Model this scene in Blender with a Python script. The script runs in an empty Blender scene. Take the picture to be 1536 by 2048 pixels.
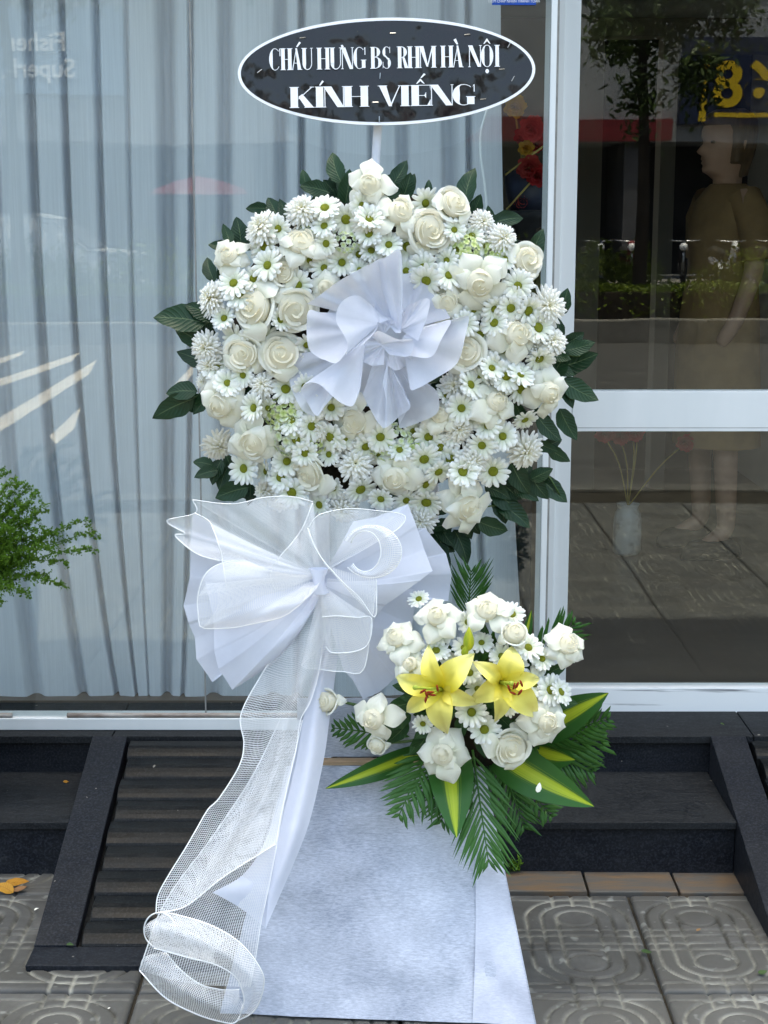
import bpy, math, random
import numpy as np
from mathutils import Vector, Matrix, Quaternion
R = math.radians
rnd = random.Random(7)
nrg = np.random.default_rng(11)
sc = bpy.context.scene
COL = sc.collection

# ------------------------------------------------------------------ camera
PITCH = R(10.9)
F = 3076.0                       # focal length in pixels of the 1536 x 2048 photograph
CAM = np.array([0.0, -4.0, 1.55])
cd = bpy.data.cameras.new('camera'); cam = bpy.data.objects.new('camera', cd); COL.objects.link(cam)
cd.sensor_fit = 'VERTICAL'; cd.sensor_height = 36.0; cd.lens = 36.0 * F / 2048.0
cd.clip_start = 0.05; cd.clip_end = 500
cam.location = CAM; cam.rotation_euler = (R(90) - PITCH, 0, 0)
sc.camera = cam

# ------------------------------------------------------------------ light
SUN_EL, SUN_AZ = R(80), R(8)     # high, just behind the shop: facade and wreath lie in its shade, the street in sun
sdir = Vector((math.sin(SUN_AZ) * math.cos(SUN_EL), math.cos(SUN_AZ) * math.cos(SUN_EL), math.sin(SUN_EL)))
w = bpy.data.worlds.new('World'); sc.world = w; w.use_nodes = True
wn = w.node_tree; bg = wn.nodes['Background']
sky = wn.nodes.new('ShaderNodeTexSky'); sky.sky_type = 'NISHITA'; sky.sun_disc = False
sky.sun_elevation = SUN_EL; sky.sun_rotation = SUN_AZ; sky.dust_density = 5.0; sky.air_density = 1.0; sky.ozone_density = 1.0
wn.links.new(sky.outputs[0], bg.inputs[0]); bg.inputs[1].default_value = 0.15
ld = bpy.data.lights.new('sun', 'SUN'); ld.energy = 4.6; ld.angle = R(0.5); ld.color = (1, 0.95, 0.87)
lo = bpy.data.objects.new('sun', ld); COL.objects.link(lo); lo.location = (0, 0, 20)
lo.rotation_euler = (-sdir).to_track_quat('-Z', 'Y').to_euler()
vs = sc.view_settings
vs.view_transform = 'Standard'; vs.look = 'None'; vs.gamma = 1; vs.use_curve_mapping = False
vs.exposure = 2.28
vs.use_white_balance = True; vs.white_balance_temperature = 7000; vs.white_balance_tint = 1   # camera balanced for open shade
sc.render.engine = 'CYCLES'
cy = sc.cycles
cy.use_denoising = True
cy.max_bounces = 8; cy.diffuse_bounces = 4; cy.glossy_bounces = 4; cy.transmission_bounces = 6
cy.transparent_max_bounces = 24
cy.caustics_reflective = False; cy.caustics_refractive = False
cy.sample_clamp_indirect = 6

# ------------------------------------------------------------------ projection helpers
_rt = np.array([1.0, 0, 0]); _fw = np.array([0, math.cos(PITCH), -math.sin(PITCH)]); _up = np.array([0, math.sin(PITCH), math.cos(PITCH)])
def ray(px, py):
    return _rt * ((px - 768) / F) + _up * ((1024 - py) / F) + _fw
def P(px, py, Y):
    d = ray(px, py); t = (Y - CAM[1]) / d[1]
    return CAM + d * t
def G(px, py, Z):
    d = ray(px, py); t = (Z - CAM[2]) / d[2]
    return CAM + d * t
def PX(px, Y, z=1.2):                       # world x of a photo column at depth Y
    t = (Y - CAM[1]) * math.cos(PITCH) + (CAM[2] - z) * math.sin(PITCH)
    return (px - 768) / F * t
def PZ(py, Y):
    return P(768, py, Y)[2]
def scl(Y, py=1024):                        # metres per photo pixel at depth Y
    d = ray(768, py)
    return (Y - CAM[1]) / d[1] / F

# ------------------------------------------------------------------ object helpers
def tag(o, label=None, cat=None, group=None, kind=None):
    if label: o['label'] = label
    if cat: o['category'] = cat
    if group: o['group'] = group
    if kind: o['kind'] = kind
    return o
def empty(name, loc=(0, 0, 0), parent=None, **k):
    o = bpy.data.objects.new(name, None); COL.objects.link(o); o.location = loc; o.empty_display_size = 0.05
    if parent: o.parent = parent
    return tag(o, **k)
def me(name, v, f, mat=None, uv=None, smooth=False, col=None):
    m = bpy.data.meshes.new(name)
    m.from_pydata([tuple(map(float, p)) for p in v], [], [tuple(map(int, q)) for q in f])
    if mat: m.materials.append(mat)
    if uv is not None:
        L = m.uv_layers.new(name='UVMap')
        idx = np.empty(len(m.loops), dtype=np.int32); m.loops.foreach_get('vertex_index', idx)
        L.data.foreach_set('uv', np.asarray(uv, dtype=np.float32)[idx].ravel())
    if col is not None:
        a = m.attributes.new('dust', 'FLOAT', 'POINT'); a.data.foreach_set('value', np.asarray(col, dtype=np.float32))
    if smooth: m.polygons.foreach_set('use_smooth', [True] * len(m.polygons))
    m.update()
    return m
def ob(name, mesh, parent=None, M=None, **k):
    o = bpy.data.objects.new(name, mesh); COL.objects.link(o)
    if parent: o.parent = parent
    if M is not None: o.matrix_basis = M
    return tag(o, **k)
BOXF = [(0, 3, 2, 1), (4, 5, 6, 7), (0, 1, 5, 4), (1, 2, 6, 5), (2, 3, 7, 6), (3, 0, 4, 7)]
def boxv(x0, x1, y0, y1, z0, z1):
    return [(x0, y0, z0), (x1, y0, z0), (x1, y1, z0), (x0, y1, z0), (x0, y0, z1), (x1, y0, z1), (x1, y1, z1), (x0, y1, z1)]
def box(name, b, mat, parent=None, bev=0.0, **k):
    m = me(name, boxv(*b), BOXF, mat)
    o = ob(name, m, parent, **k)
    if bev:
        md = o.modifiers.new('bevel', 'BEVEL'); md.width = bev; md.segments = 2
    return o
class MB:
    def __init__(s): s.v = []; s.f = []; s.uv = []
    def add(s, v, f, uv=None):
        n = len(s.v); s.v += [tuple(p) for p in v]; s.f += [tuple(i + n for i in q) for q in f]
        s.uv += list(uv) if uv is not None else [(0, 0)] * len(v)
    def box(s, *b): s.add(boxv(*b), BOXF)
    def grid(s, S, uv=None, closed=False):
        nu, nv = S.shape[:2]
        f = []
        for i in range(nu - 1):
            for j in range(nv - (0 if closed else 1)):
                j2 = (j + 1) % nv
                f.append((i * nv + j, i * nv + j2, (i + 1) * nv + j2, (i + 1) * nv + j))
        if uv is None:
            U, V = np.meshgrid(np.linspace(0, 1, nu), np.linspace(0, 1, nv), indexing='ij'); uv = np.stack([U, V], -1)
        s.add(S.reshape(-1, 3), f, np.asarray(uv).reshape(-1, 2))
    def tube(s, pts, r, n=6, cap=True):
        pts = [np.asarray(p, float) for p in pts]; k = len(pts)
        rr = r if hasattr(r, '__len__') else [r] * k
        T = [pts[min(i + 1, k - 1)] - pts[max(i - 1, 0)] for i in range(k)]
        T = [t / (np.linalg.norm(t) + 1e-9) for t in T]
        a = np.array([0, 0, 1.0]) if abs(T[0][2]) < 0.9 else np.array([1.0, 0, 0])
        nrm = np.cross(T[0], a); nrm /= np.linalg.norm(nrm)
        S = []
        for i in range(k):
            nrm = nrm - T[i] * nrm.dot(T[i]); nrm /= (np.linalg.norm(nrm) + 1e-9)
            b = np.cross(T[i], nrm)
            S.append([pts[i] + rr[i] * (math.cos(2 * math.pi * j / n) * nrm + math.sin(2 * math.pi * j / n) * b) for j in range(n)])
        n0 = len(s.v)
        s.grid(np.array(S), closed=True)
        if cap:
            s.f.append(tuple(n0 + j for j in range(n))[::-1]); s.f.append(tuple(n0 + (k - 1) * n + j for j in range(n)))
    def lathe(s, prof, n=24, c=(0, 0, 0)):
        S = np.array([[(c[0] + r * math.cos(2 * math.pi * j / n), c[1] + r * math.sin(2 * math.pi * j / n), c[2] + z) for j in range(n)] for r, z in prof])
        s.grid(S, closed=True)
    def mesh(s, name, mat, smooth=False): return me(name, s.v, s.f, mat, s.uv, smooth)
    def build(s, name, mat, parent=None, smooth=False, M=None, **k): return ob(name, s.mesh(name, mat, smooth), parent, M, **k)
def spline(pts, n):
    p = np.asarray(pts, float)
    if len(p) == 2: return p[0] + np.linspace(0, 1, n)[:, None] * (p[1] - p[0])
    q = np.vstack([2 * p[0] - p[1], p, 2 * p[-1] - p[-2]])
    seg = np.linalg.norm(np.diff(p, axis=0), axis=1) + 1e-9
    t = np.concatenate([[0], np.cumsum(seg)]); t /= t[-1]
    out = []
    for u in np.linspace(0, 1, n):
        i = min(max(np.searchsorted(t, u, side='right') - 1, 0), len(p) - 2)
        s = (u - t[i]) / (t[i + 1] - t[i])
        a, b, c, d = q[i], q[i + 1], q[i + 2], q[i + 3]
        out.append(0.5 * (2 * b + (c - a) * s + (2 * a - 5 * b + 4 * c - d) * s * s + (3 * b - a - 3 * c + d) * s ** 3))
    return np.array(out)
def frame(c, xd, nrm, s=1.0, sy=None, sz=None):
    z = Vector(nrm).normalized(); x = Vector(xd); x = (x - z * x.dot(z)).normalized(); y = z.cross(x)
    sy = s if sy is None else sy; sz = s if sz is None else sz
    m = Matrix(((x.x * s, y.x * sy, z.x * sz, c[0]), (x.y * s, y.y * sy, z.y * sz, c[1]), (x.z * s, y.z * sy, z.z * sz, c[2]), (0, 0, 0, 1)))
    return m

# ------------------------------------------------------------------ materials
def mk(name):
    m = bpy.data.materials.new(name); m.use_nodes = True; t = m.node_tree
    return m, t, t.nodes['Principled BSDF'], t.nodes['Material Output']
def N(t, typ, **k):
    n = t.nodes.new(typ)
    for a, b in k.items():
        if a in n.inputs.keys(): n.inputs[a].default_value = b
        else: setattr(n, a, b)
    return n
def c4(c): return (c[0], c[1], c[2], 1)
def coord(t, kind='Object', scale=(1, 1, 1)):
    tc = N(t, 'ShaderNodeTexCoord'); mp = N(t, 'ShaderNodeMapping'); mp.inputs['Scale'].default_value = scale
    t.links.new(tc.outputs[kind], mp.inputs[0]); return mp.outputs[0]
def noise(t, vec, scale, detail=4, rough=0.6):
    n = N(t, 'ShaderNodeTexNoise'); n.inputs['Scale'].default_value = scale; n.inputs['Detail'].default_value = detail
    n.inputs['Roughness'].default_value = rough; t.links.new(vec, n.inputs['Vector']); return n.outputs['Fac']
def ramp(t, fac, stops):
    r = N(t, 'ShaderNodeValToRGB'); e = r.color_ramp.elements
    while len(e) < len(stops): e.new(0.5)
    for k, (p, c) in enumerate(stops): e[k].position = p; e[k].color = c4(c)
    t.links.new(fac, r.inputs[0]); return r.outputs[0]
def mixc(t, fac, a, b, mode='MIX'):
    m = N(t, 'ShaderNodeMix', data_type='RGBA', blend_type=mode)
    for s, v in (('Factor', fac), (6, a), (7, b)):
        i = m.inputs[0] if s == 'Factor' else m.inputs[s]
        if isinstance(v, (int, float)): i.default_value = v
        elif isinstance(v, (tuple, list)): i.default_value = c4(v)
        else: t.links.new(v, i)
    return m.outputs[2]
def math_(t, op, a, b=None, c=None):
    n = N(t, 'ShaderNodeMath', operation=op)
    for i, v in enumerate((a, b, c)):
        if v is None: continue
        if isinstance(v, (int, float)): n.inputs[i].default_value = v
        else: t.links.new(v, n.inputs[i])
    return n.outputs[0]
def bump(t, bs, h, strength, dist=0.01):
    b = N(t, 'ShaderNodeBump'); b.inputs['Strength'].default_value = strength; b.inputs['Distance'].default_value = dist
    t.links.new(h, b.inputs['Height']); t.links.new(b.outputs[0], bs.inputs['Normal'])
def simple(name, c1, c2=None, scale=20, rough=0.6, spec=0.5, bmp=0.0, bscale=None, metal=0, kind='Object', stretch=(1, 1, 1), rvar=0, bdist=0.004, contrast=(0.35, 0.65)):
    m, t, bs, out = mk(name)
    bs.inputs['Roughness'].default_value = rough; bs.inputs['Specular IOR Level'].default_value = spec; bs.inputs['Metallic'].default_value = metal
    v = coord(t, kind, stretch)
    f = noise(t, v, scale)
    if c2 is None: c2 = tuple(x * 0.85 for x in c1)
    t.links.new(ramp(t, f, [(contrast[0], c1), (contrast[1], c2)]), bs.inputs['Base Color'])
    if rvar:
        t.links.new(math_(t, 'MULTIPLY_ADD', f, rvar, rough - rvar / 2), bs.inputs['Roughness'])
    if bmp: bump(t, bs, noise(t, v, bscale or scale * 4), bmp, bdist)
    return m
def thin(m, t, bs, out, trans, colsock=None, col=None):
    """light passes through petals, leaves and cloth"""
    tr = N(t, 'ShaderNodeBsdfTranslucent'); mx = N(t, 'ShaderNodeMixShader'); mx.inputs[0].default_value = trans
    if colsock is not None: t.links.new(colsock, tr.inputs[0])
    else: tr.inputs[0].default_value = c4(col)
    t.links.new(bs.outputs[0], mx.inputs[1]); t.links.new(tr.outputs[0], mx.inputs[2]); t.links.new(mx.outputs[0], out.inputs[0])
def petal_mat(name, base, tip, trans=0.25, rough=0.55, vein=0.25, edge=None):
    m, t, bs, out = mk(name)
    tc = N(t, 'ShaderNodeTexCoord'); sp = N(t, 'ShaderNodeSeparateXYZ'); t.links.new(tc.outputs['UV'], sp.inputs[0])
    stops = [(0.0, base), (0.75, tip)] + ([(0.97, edge)] if edge else [])
    c = ramp(t, sp.outputs[0], stops)
    oi = N(t, 'ShaderNodeObjectInfo')
    c = mixc(t, math_(t, 'MULTIPLY', oi.outputs['Random'], 0.12), c, (0.78, 0.72, 0.5))
    v = coord(t, 'UV', (1.5, 14, 1)); n = noise(t, v, 3.0, 3)
    c = mixc(t, math_(t, 'MULTIPLY', math_(t, 'SUBTRACT', n, 0.35), vein), c, tuple(x * 0.8 for x in base))
    t.links.new(c, bs.inputs['Base Color']); bs.inputs['Roughness'].default_value = rough; bs.inputs['Specular IOR Level'].default_value = 0.3
    bump(t, bs, n, 0.25, 0.002)
    thin(m, t, bs, out, trans, c); return m
def leaf_mat(name, c1, c2, rib, rough=0.32, trans=0.12, stripe=None, veins=9.0):
    m, t, bs, out = mk(name)
    tc = N(t, 'ShaderNodeTexCoord'); sp = N(t, 'ShaderNodeSeparateXYZ'); t.links.new(tc.outputs['UV'], sp.inputs[0])
    a = math_(t, 'ABSOLUTE', math_(t, 'SUBTRACT', sp.outputs[1], 0.5))
    oi = N(t, 'ShaderNodeObjectInfo')
    n = noise(t, coord(t, 'UV', (3, 3, 1)), 2.5)
    base = mixc(t, math_(t, 'MULTIPLY_ADD', oi.outputs['Random'], 0.55, math_(t, 'MULTIPLY', n, 0.45)), c1, c2)
    if stripe:
        n2 = noise(t, coord(t, 'UV', (0.6, 26, 1)), 1.6, 3)
        w_ = math_(t, 'ADD', a, math_(t, 'MULTIPLY', math_(t, 'SUBTRACT', n2, 0.5), 0.35))
        f = N(t, 'ShaderNodeMapRange'); f.inputs[1].default_value = 0.10; f.inputs[2].default_value = 0.20; f.inputs[3].default_value = 1; f.inputs[4].default_value = 0
        t.links.new(w_, f.inputs[0]); base = mixc(t, f.outputs[0], base, stripe)
    vv = math_(t, 'ABSOLUTE', math_(t, 'SINE', math_(t, 'MULTIPLY', math_(t, 'SUBTRACT', sp.outputs[0], math_(t, 'MULTIPLY', a, 0.55)), veins * math.pi)))
    vv = math_(t, 'POWER', vv, 0.35)
    f = N(t, 'ShaderNodeMapRange'); f.inputs[1].default_value = 0.012; f.inputs[2].default_value = 0.03; f.inputs[3].default_value = 1; f.inputs[4].default_value = 0
    t.links.new(a, f.inputs[0]); c = mixc(t, f.outputs[0], base, rib)
    t.links.new(c, bs.inputs['Base Color']); bs.inputs['Roughness'].default_value = rough; bs.inputs['Specular IOR Level'].default_value = 0.26
    bump(t, bs, vv, 0.35, 0.003)
    thin(m, t, bs, out, trans, c); return m

MT = {}
MT['alu'] = simple('white_aluminium', (0.75, 0.77, 0.77), (0.68, 0.71, 0.71), 6, 0.42, 0.5, 0.04, 60, stretch=(1, 1, 0.15))
MT['alu_scuffed'] = simple('scuffed_white_aluminium', (0.82, 0.84, 0.84), (0.16, 0.16, 0.17), 7, 0.5, 0.4, 0.05, 60, stretch=(0.35, 1, 9), contrast=(0.60, 0.72))
MT['gasket'] = simple('grey_gasket', (0.22, 0.22, 0.21), (0.32, 0.31, 0.29), 30, 0.6)
MT['pipe'] = simple('rusty_steel_pipe', (0.42, 0.40, 0.37), (0.15, 0.10, 0.07), 9, 0.45, 0.5, 0.1, 60, stretch=(1, 3, 3))
MT['wall'] = simple('painted_render', (0.5, 0.49, 0.46), (0.44, 0.43, 0.41), 3, 0.85, 0.2, 0.1, 60)
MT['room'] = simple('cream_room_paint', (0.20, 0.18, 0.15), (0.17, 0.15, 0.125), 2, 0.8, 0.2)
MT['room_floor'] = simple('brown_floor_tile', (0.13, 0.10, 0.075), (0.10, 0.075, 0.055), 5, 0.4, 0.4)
MT['room_dark'] = simple('matt_near_black', (0.02, 0.02, 0.022), (0.03, 0.03, 0.032), 3, 0.9, 0.1)  # near-black puts the shade of the doorways into colour; also the dark pedestal finish

def granite(name, dust, c1=(0.012, 0.014, 0.019), rough=0.38, seed=0.0, amount=0.55, spec=0.16):
    m, t, bs, out = mk(name)
    v = coord(t, 'Object', (1, 1, 1))
    n1 = noise(t, v, 5.5, 6, 0.65); n2 = noise(t, v, 190, 2); n3 = noise(t, coord(t, 'Object', (2, 9, 9)), 9, 5, 0.7)
    c = ramp(t, n2, [(0.45, c1), (0.74, tuple(x * 2.6 + 0.012 for x in c1))])
    d = N(t, 'ShaderNodeMapRange'); d.inputs[1].default_value = 0.42; d.inputs[2].default_value = 0.72; d.inputs[4].default_value = amount
    t.links.new(math_(t, 'MULTIPLY_ADD', n3, 0.5, math_(t, 'MULTIPLY', n1, 0.55)), d.inputs[0])
    c = mixc(t, d.outputs[0], c, dust)
    sp = noise(t, v, 46, 1); s = N(t, 'ShaderNodeMapRange'); s.inputs[1].default_value = 0.79; s.inputs[2].default_value = 0.81; t.links.new(sp, s.inputs[0])
    c = mixc(t, s.outputs[0], c, (0.20, 0.19, 0.17))
    sc_ = noise(t, coord(t, 'Object', (3, 26, 3)), 6, 5, 0.75); s2 = N(t, 'ShaderNodeMapRange'); s2.inputs[1].default_value = 0.60; s2.inputs[2].default_value = 0.72; s2.inputs[4].default_value = 0.55; t.links.new(sc_, s2.inputs[0])
    c = mixc(t, s2.outputs[0], c, tuple(x * 1.9 for x in dust))
    t.links.new(c, bs.inputs['Base Color'])
    t.links.new(math_(t, 'MULTIPLY_ADD', d.outputs[0], 0.45, rough), bs.inputs['Roughness']); bs.inputs['Specular IOR Level'].default_value = spec
    bump(t, bs, n1, 0.06, 0.01)
    return m
MT['granite'] = granite('black_granite', (0.035, 0.036, 0.038), (0.006, 0.0075, 0.011), 0.42, 0.0, 0.45)
MT['granite_top'] = granite('dusty_black_granite', (0.027, 0.029, 0.030), (0.007, 0.008, 0.0095), 0.55, 0.0, 0.7)
MT['granite_ramp'] = granite('ramp_black_granite', (0.022, 0.024, 0.025), (0.003, 0.0033, 0.0036), 0.30, 0.0, 0.7, 0.12)
MT['mortar'] = simple('grey_mortar', (0.13, 0.125, 0.115), (0.07, 0.07, 0.065), 18, 0.85, 0.2, 0.3, 90)
MT['brown_tile'] = simple('worn_brown_glazed_tile', (0.15, 0.098, 0.055), (0.095, 0.088, 0.078), 7, 0.6, 0.3, 0.3, 60, stretch=(1, 5, 1), contrast=(0.36, 0.56))

def tile_mat():
    m, t, bs, out = mk('cement_tile')
    v = coord(t, 'Object'); oi = N(t, 'ShaderNodeObjectInfo')
    add = N(t, 'ShaderNodeVectorMath', operation='ADD'); t.links.new(v, add.inputs[0])
    cmb = N(t, 'ShaderNodeCombineXYZ'); t.links.new(math_(t, 'MULTIPLY', oi.outputs['Random'], 37.0), cmb.inputs[0]); t.links.new(math_(t, 'MULTIPLY', oi.outputs['Random'], 19.0), cmb.inputs[1])
    t.links.new(cmb.outputs[0], add.inputs[1]); v = add.outputs[0]
    n1 = noise(t, v, 9, 6, 0.65); n2 = noise(t, v, 60, 4, 0.7)
    c = ramp(t, n1, [(0.3, (0.048, 0.049, 0.048)), (0.55, (0.080, 0.081, 0.079)), (0.75, (0.145, 0.146, 0.140))])
    c = mixc(t, math_(t, 'MULTIPLY', n2, 0.6), c, (0.055, 0.053, 0.048))
    big = noise(t, v, 3.2, 5, 0.7); bm_ = N(t, 'ShaderNodeMapRange'); bm_.inputs[1].default_value = 0.45; bm_.inputs[2].default_value = 0.68; bm_.inputs[4].default_value = 0.7; t.links.new(big, bm_.inputs[0])
    c = mixc(t, bm_.outputs[0], c, (0.045, 0.043, 0.036))
    c = mixc(t, math_(t, 'MULTIPLY', oi.outputs['Random'], 0.3), c, (0.16, 0.155, 0.14))
    at = N(t, 'ShaderNodeAttribute', attribute_name='dust')
    n3 = noise(t, v, 5, 5, 0.7); r = N(t, 'ShaderNodeMapRange'); r.inputs[1].default_value = 0.42; r.inputs[2].default_value = 0.62; t.links.new(n3, r.inputs[0])
    gcol = mixc(t, r.outputs[0], (0.035, 0.034, 0.028), (0.30, 0.30, 0.26))
    c = mixc(t, math_(t, 'MULTIPLY', at.outputs['Fac'], 0.95), c, gcol)
    sp = noise(t, v, 22, 2); s = N(t, 'ShaderNodeMapRange'); s.inputs[1].default_value = 0.63; s.inputs[2].default_value = 0.70; s.inputs[4].default_value = 0.55; t.links.new(sp, s.inputs[0])
    c = mixc(t, s.outputs[0], c, (0.26, 0.27, 0.25))
    t.links.new(c, bs.inputs['Base Color']); bs.inputs['Roughness'].default_value = 0.62; bs.inputs['Specular IOR Level'].default_value = 0.35
    bump(t, bs, n2, 0.25, 0.003); return m
MT['tile'] = tile_mat()
MT['bed'] = simple('dirty_bedding', (0.028, 0.025, 0.02), (0.05, 0.045, 0.035), 14, 0.95, 0.1, 0.4, 60)
MT['asphalt'] = simple('asphalt', (0.055, 0.054, 0.052), (0.075, 0.073, 0.07), 3, 0.85, 0.3, 0.2, 200)
MT['kerb'] = simple('concrete_kerb', (0.20, 0.19, 0.175), (0.12, 0.115, 0.105), 8, 0.85, 0.2, 0.2, 60)
MT['paint'] = simple('cream_road_paint', (0.62, 0.55, 0.45), (0.45, 0.40, 0.33), 12, 0.8, 0.2)
MT['soil'] = simple('soil', (0.05, 0.04, 0.03), (0.035, 0.028, 0.02), 12, 0.95, 0.1)

def glass():
    m, t, bs, out = mk('window_glass')
    tr = N(t, 'ShaderNodeBsdfTransparent'); tr.inputs[0].default_value = (0.95, 0.975, 0.965, 1)
    gl = N(t, 'ShaderNodeBsdfGlossy'); gl.inputs['Roughness'].default_value = 0.0
    lw = N(t, 'ShaderNodeLayerWeight'); lw.inputs[0].default_value = 0.5
    f = math_(t, 'MULTIPLY_ADD', math_(t, 'POWER', lw.outputs['Facing'], 5.0), 0.9, 0.043)
    nz = noise(t, coord(t, 'Object'), 1.3, 2); b = N(t, 'ShaderNodeBump'); b.inputs['Strength'].default_value = 0.035; b.inputs['Distance'].default_value = 0.02
    t.links.new(nz, b.inputs['Height']); t.links.new(b.outputs[0], gl.inputs['Normal'])
    mx = N(t, 'ShaderNodeMixShader'); t.links.new(f, mx.inputs[0]); t.links.new(tr.outputs[0], mx.inputs[1]); t.links.new(gl.outputs[0], mx.inputs[2])
    t.links.new(mx.outputs[0], out.inputs[0]); return m
MT['glass'] = glass()
def curtain_mat():
    m, t, bs, out = mk('sheer_curtain')
    n = noise(t, coord(t, 'Object', (260, 260, 3)), 1, 2)
    c = ramp(t, n, [(0.3, (0.79, 0.81, 0.86)), (0.7, (0.71, 0.73, 0.78))])
    t.links.new(c, bs.inputs['Base Color']); bs.inputs['Roughness'].default_value = 0.8; bs.inputs['Specular IOR Level'].default_value = 0.15
    tr = N(t, 'ShaderNodeBsdfTranslucent'); t.links.new(c, tr.inputs[0]); mx = N(t, 'ShaderNodeMixShader'); mx.inputs[0].default_value = 0.22
    t.links.new(bs.outputs[0], mx.inputs[1]); t.links.new(tr.outputs[0], mx.inputs[2])
    tp = N(t, 'ShaderNodeBsdfTransparent'); m2 = N(t, 'ShaderNodeMixShader'); m2.inputs[0].default_value = 0.05
    t.links.new(mx.outputs[0], m2.inputs[1]); t.links.new(tp.outputs[0], m2.inputs[2]); t.links.new(m2.outputs[0], out.inputs[0]); return m
MT['curtain'] = curtain_mat()
def paper_mat(name, mott, c1, c2, trans, stretch=(1, 1, 1), scale=14):
    m, t, bs, out = mk(name)
    v = coord(t, 'Object', stretch); n = noise(t, v, scale, 6, 0.75); n2 = noise(t, coord(t, 'Object', (1, 1, 1)), 5, 3)
    f = math_(t, 'MULTIPLY_ADD', n, mott, math_(t, 'MULTIPLY', n2, 1 - mott))
    c = ramp(t, f, [(0.38, c1), (0.62, c2)])
    t.links.new(c, bs.inputs['Base Color']); bs.inputs['Roughness'].default_value = 0.75; bs.inputs['Specular IOR Level'].default_value = 0.15
    bump(t, bs, n, 0.08, 0.002); thin(m, t, bs, out, trans, c); return m
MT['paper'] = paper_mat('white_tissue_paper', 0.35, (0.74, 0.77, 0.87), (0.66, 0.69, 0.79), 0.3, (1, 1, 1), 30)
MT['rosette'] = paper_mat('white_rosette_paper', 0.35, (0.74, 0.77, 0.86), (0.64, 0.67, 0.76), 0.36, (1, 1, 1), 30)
def see_through(m, k):
    t = m.node_tree; out = t.nodes['Material Output']; src = out.inputs[0].links[0].from_socket
    tp = N(t, 'ShaderNodeBsdfTransparent'); mx = N(t, 'ShaderNodeMixShader'); mx.inputs[0].default_value = k
    t.links.new(src, mx.inputs[1]); t.links.new(tp.outputs[0], mx.inputs[2]); t.links.new(mx.outputs[0], out.inputs[0])
see_through(MT['rosette'], 0.16); see_through(MT['paper'], 0.06)
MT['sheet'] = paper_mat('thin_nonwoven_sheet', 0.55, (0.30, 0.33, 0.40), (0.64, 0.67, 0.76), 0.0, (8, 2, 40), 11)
def net_mat():
    m, t, bs, out = mk('white_net')
    tc = N(t, 'ShaderNodeTexCoord'); sp = N(t, 'ShaderNodeSeparateXYZ'); t.links.new(tc.outputs['UV'], sp.inputs[0])
    k = 1 / 0.0029
    a = math_(t, 'FRACT', math_(t, 'MULTIPLY', sp.outputs[0], k)); b = math_(t, 'FRACT', math_(t, 'MULTIPLY', sp.outputs[1], k))
    n = noise(t, coord(t, 'UV'), 30, 3); th = math_(t, 'MULTIPLY_ADD', n, 0.30, 0.13)
    f = math_(t, 'MAXIMUM', math_(t, 'LESS_THAN', a, th), math_(t, 'LESS_THAN', b, th))
    bs.inputs['Base Color'].default_value = (0.84, 0.85, 0.87, 1); bs.inputs['Roughness'].default_value = 0.5
    tl = N(t, 'ShaderNodeBsdfTranslucent'); tl.inputs[0].default_value = (0.84, 0.85, 0.87, 1); m1 = N(t, 'ShaderNodeMixShader'); m1.inputs[0].default_value = 0.35
    t.links.new(bs.outputs[0], m1.inputs[1]); t.links.new(tl.outputs[0], m1.inputs[2])
    tp = N(t, 'ShaderNodeBsdfTransparent'); mx = N(t, 'ShaderNodeMixShader')
    t.links.new(f, mx.inputs[0]); t.links.new(tp.outputs[0], mx.inputs[1]); t.links.new(m1.outputs[0], mx.inputs[2]); t.links.new(mx.outputs[0], out.inputs[0]); return m
MT['net'] = net_mat()
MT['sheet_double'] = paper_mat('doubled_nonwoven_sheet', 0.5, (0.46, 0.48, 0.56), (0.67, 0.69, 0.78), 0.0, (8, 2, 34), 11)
MT['cord'] = simple('white_cord', (0.85, 0.86, 0.87), (0.8, 0.81, 0.82), 90, 0.6, 0.3)
MT['wood'] = simple('raw_plywood', (0.42, 0.30, 0.19), (0.30, 0.21, 0.13), 10, 0.75, 0.2, 0.1, 40, stretch=(1, 6, 10))
def vinyl():
    m, t, bs, out = mk('black_vinyl')
    bs.inputs['Base Color'].default_value = (0.012, 0.011, 0.012, 1); bs.inputs['Roughness'].default_value = 0.13; bs.inputs['Specular IOR Level'].default_value = 0.42
    v = coord(t, 'Object', (1, 1, 1)); n = noise(t, coord(t, 'Object', (1, 1, .7)), 10, 3, 0.45)
    bump(t, bs, n, 1.0, 0.022); return m
MT['vinyl'] = vinyl()
MT['white_print'] = simple('white_print', (0.82, 0.83, 0.86), (0.78, 0.79, 0.82), 40, 0.45, 0.4)
MT['steel'] = simple('staple_steel', (0.55, 0.55, 0.56), (0.4, 0.4, 0.4), 40, 0.3, 0.5, metal=1)
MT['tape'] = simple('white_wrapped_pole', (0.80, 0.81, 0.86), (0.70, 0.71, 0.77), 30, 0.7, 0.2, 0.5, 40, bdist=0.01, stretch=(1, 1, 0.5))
MT['rose_heart'] = petal_mat('rose_heart_petal', (0.82, 0.77, 0.56), (0.86, 0.84, 0.74), 0.34, 0.5, 0.08, (0.87, 0.86, 0.78))
MT['rose_petal'] = petal_mat('rose_outer_petal', (0.78, 0.79, 0.60), (0.86, 0.86, 0.78), 0.3, 0.5, 0.10, (0.86, 0.87, 0.82))
MT['daisy'] = petal_mat('daisy_ray', (0.70, 0.76, 0.55), (0.87, 0.88, 0.87), 0.25, 0.55, 0.3)
MT['mum'] = petal_mat('chrysanthemum_ray', (0.78, 0.76, 0.55), (0.87, 0.87, 0.85), 0.25, 0.55, 0.2)
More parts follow.
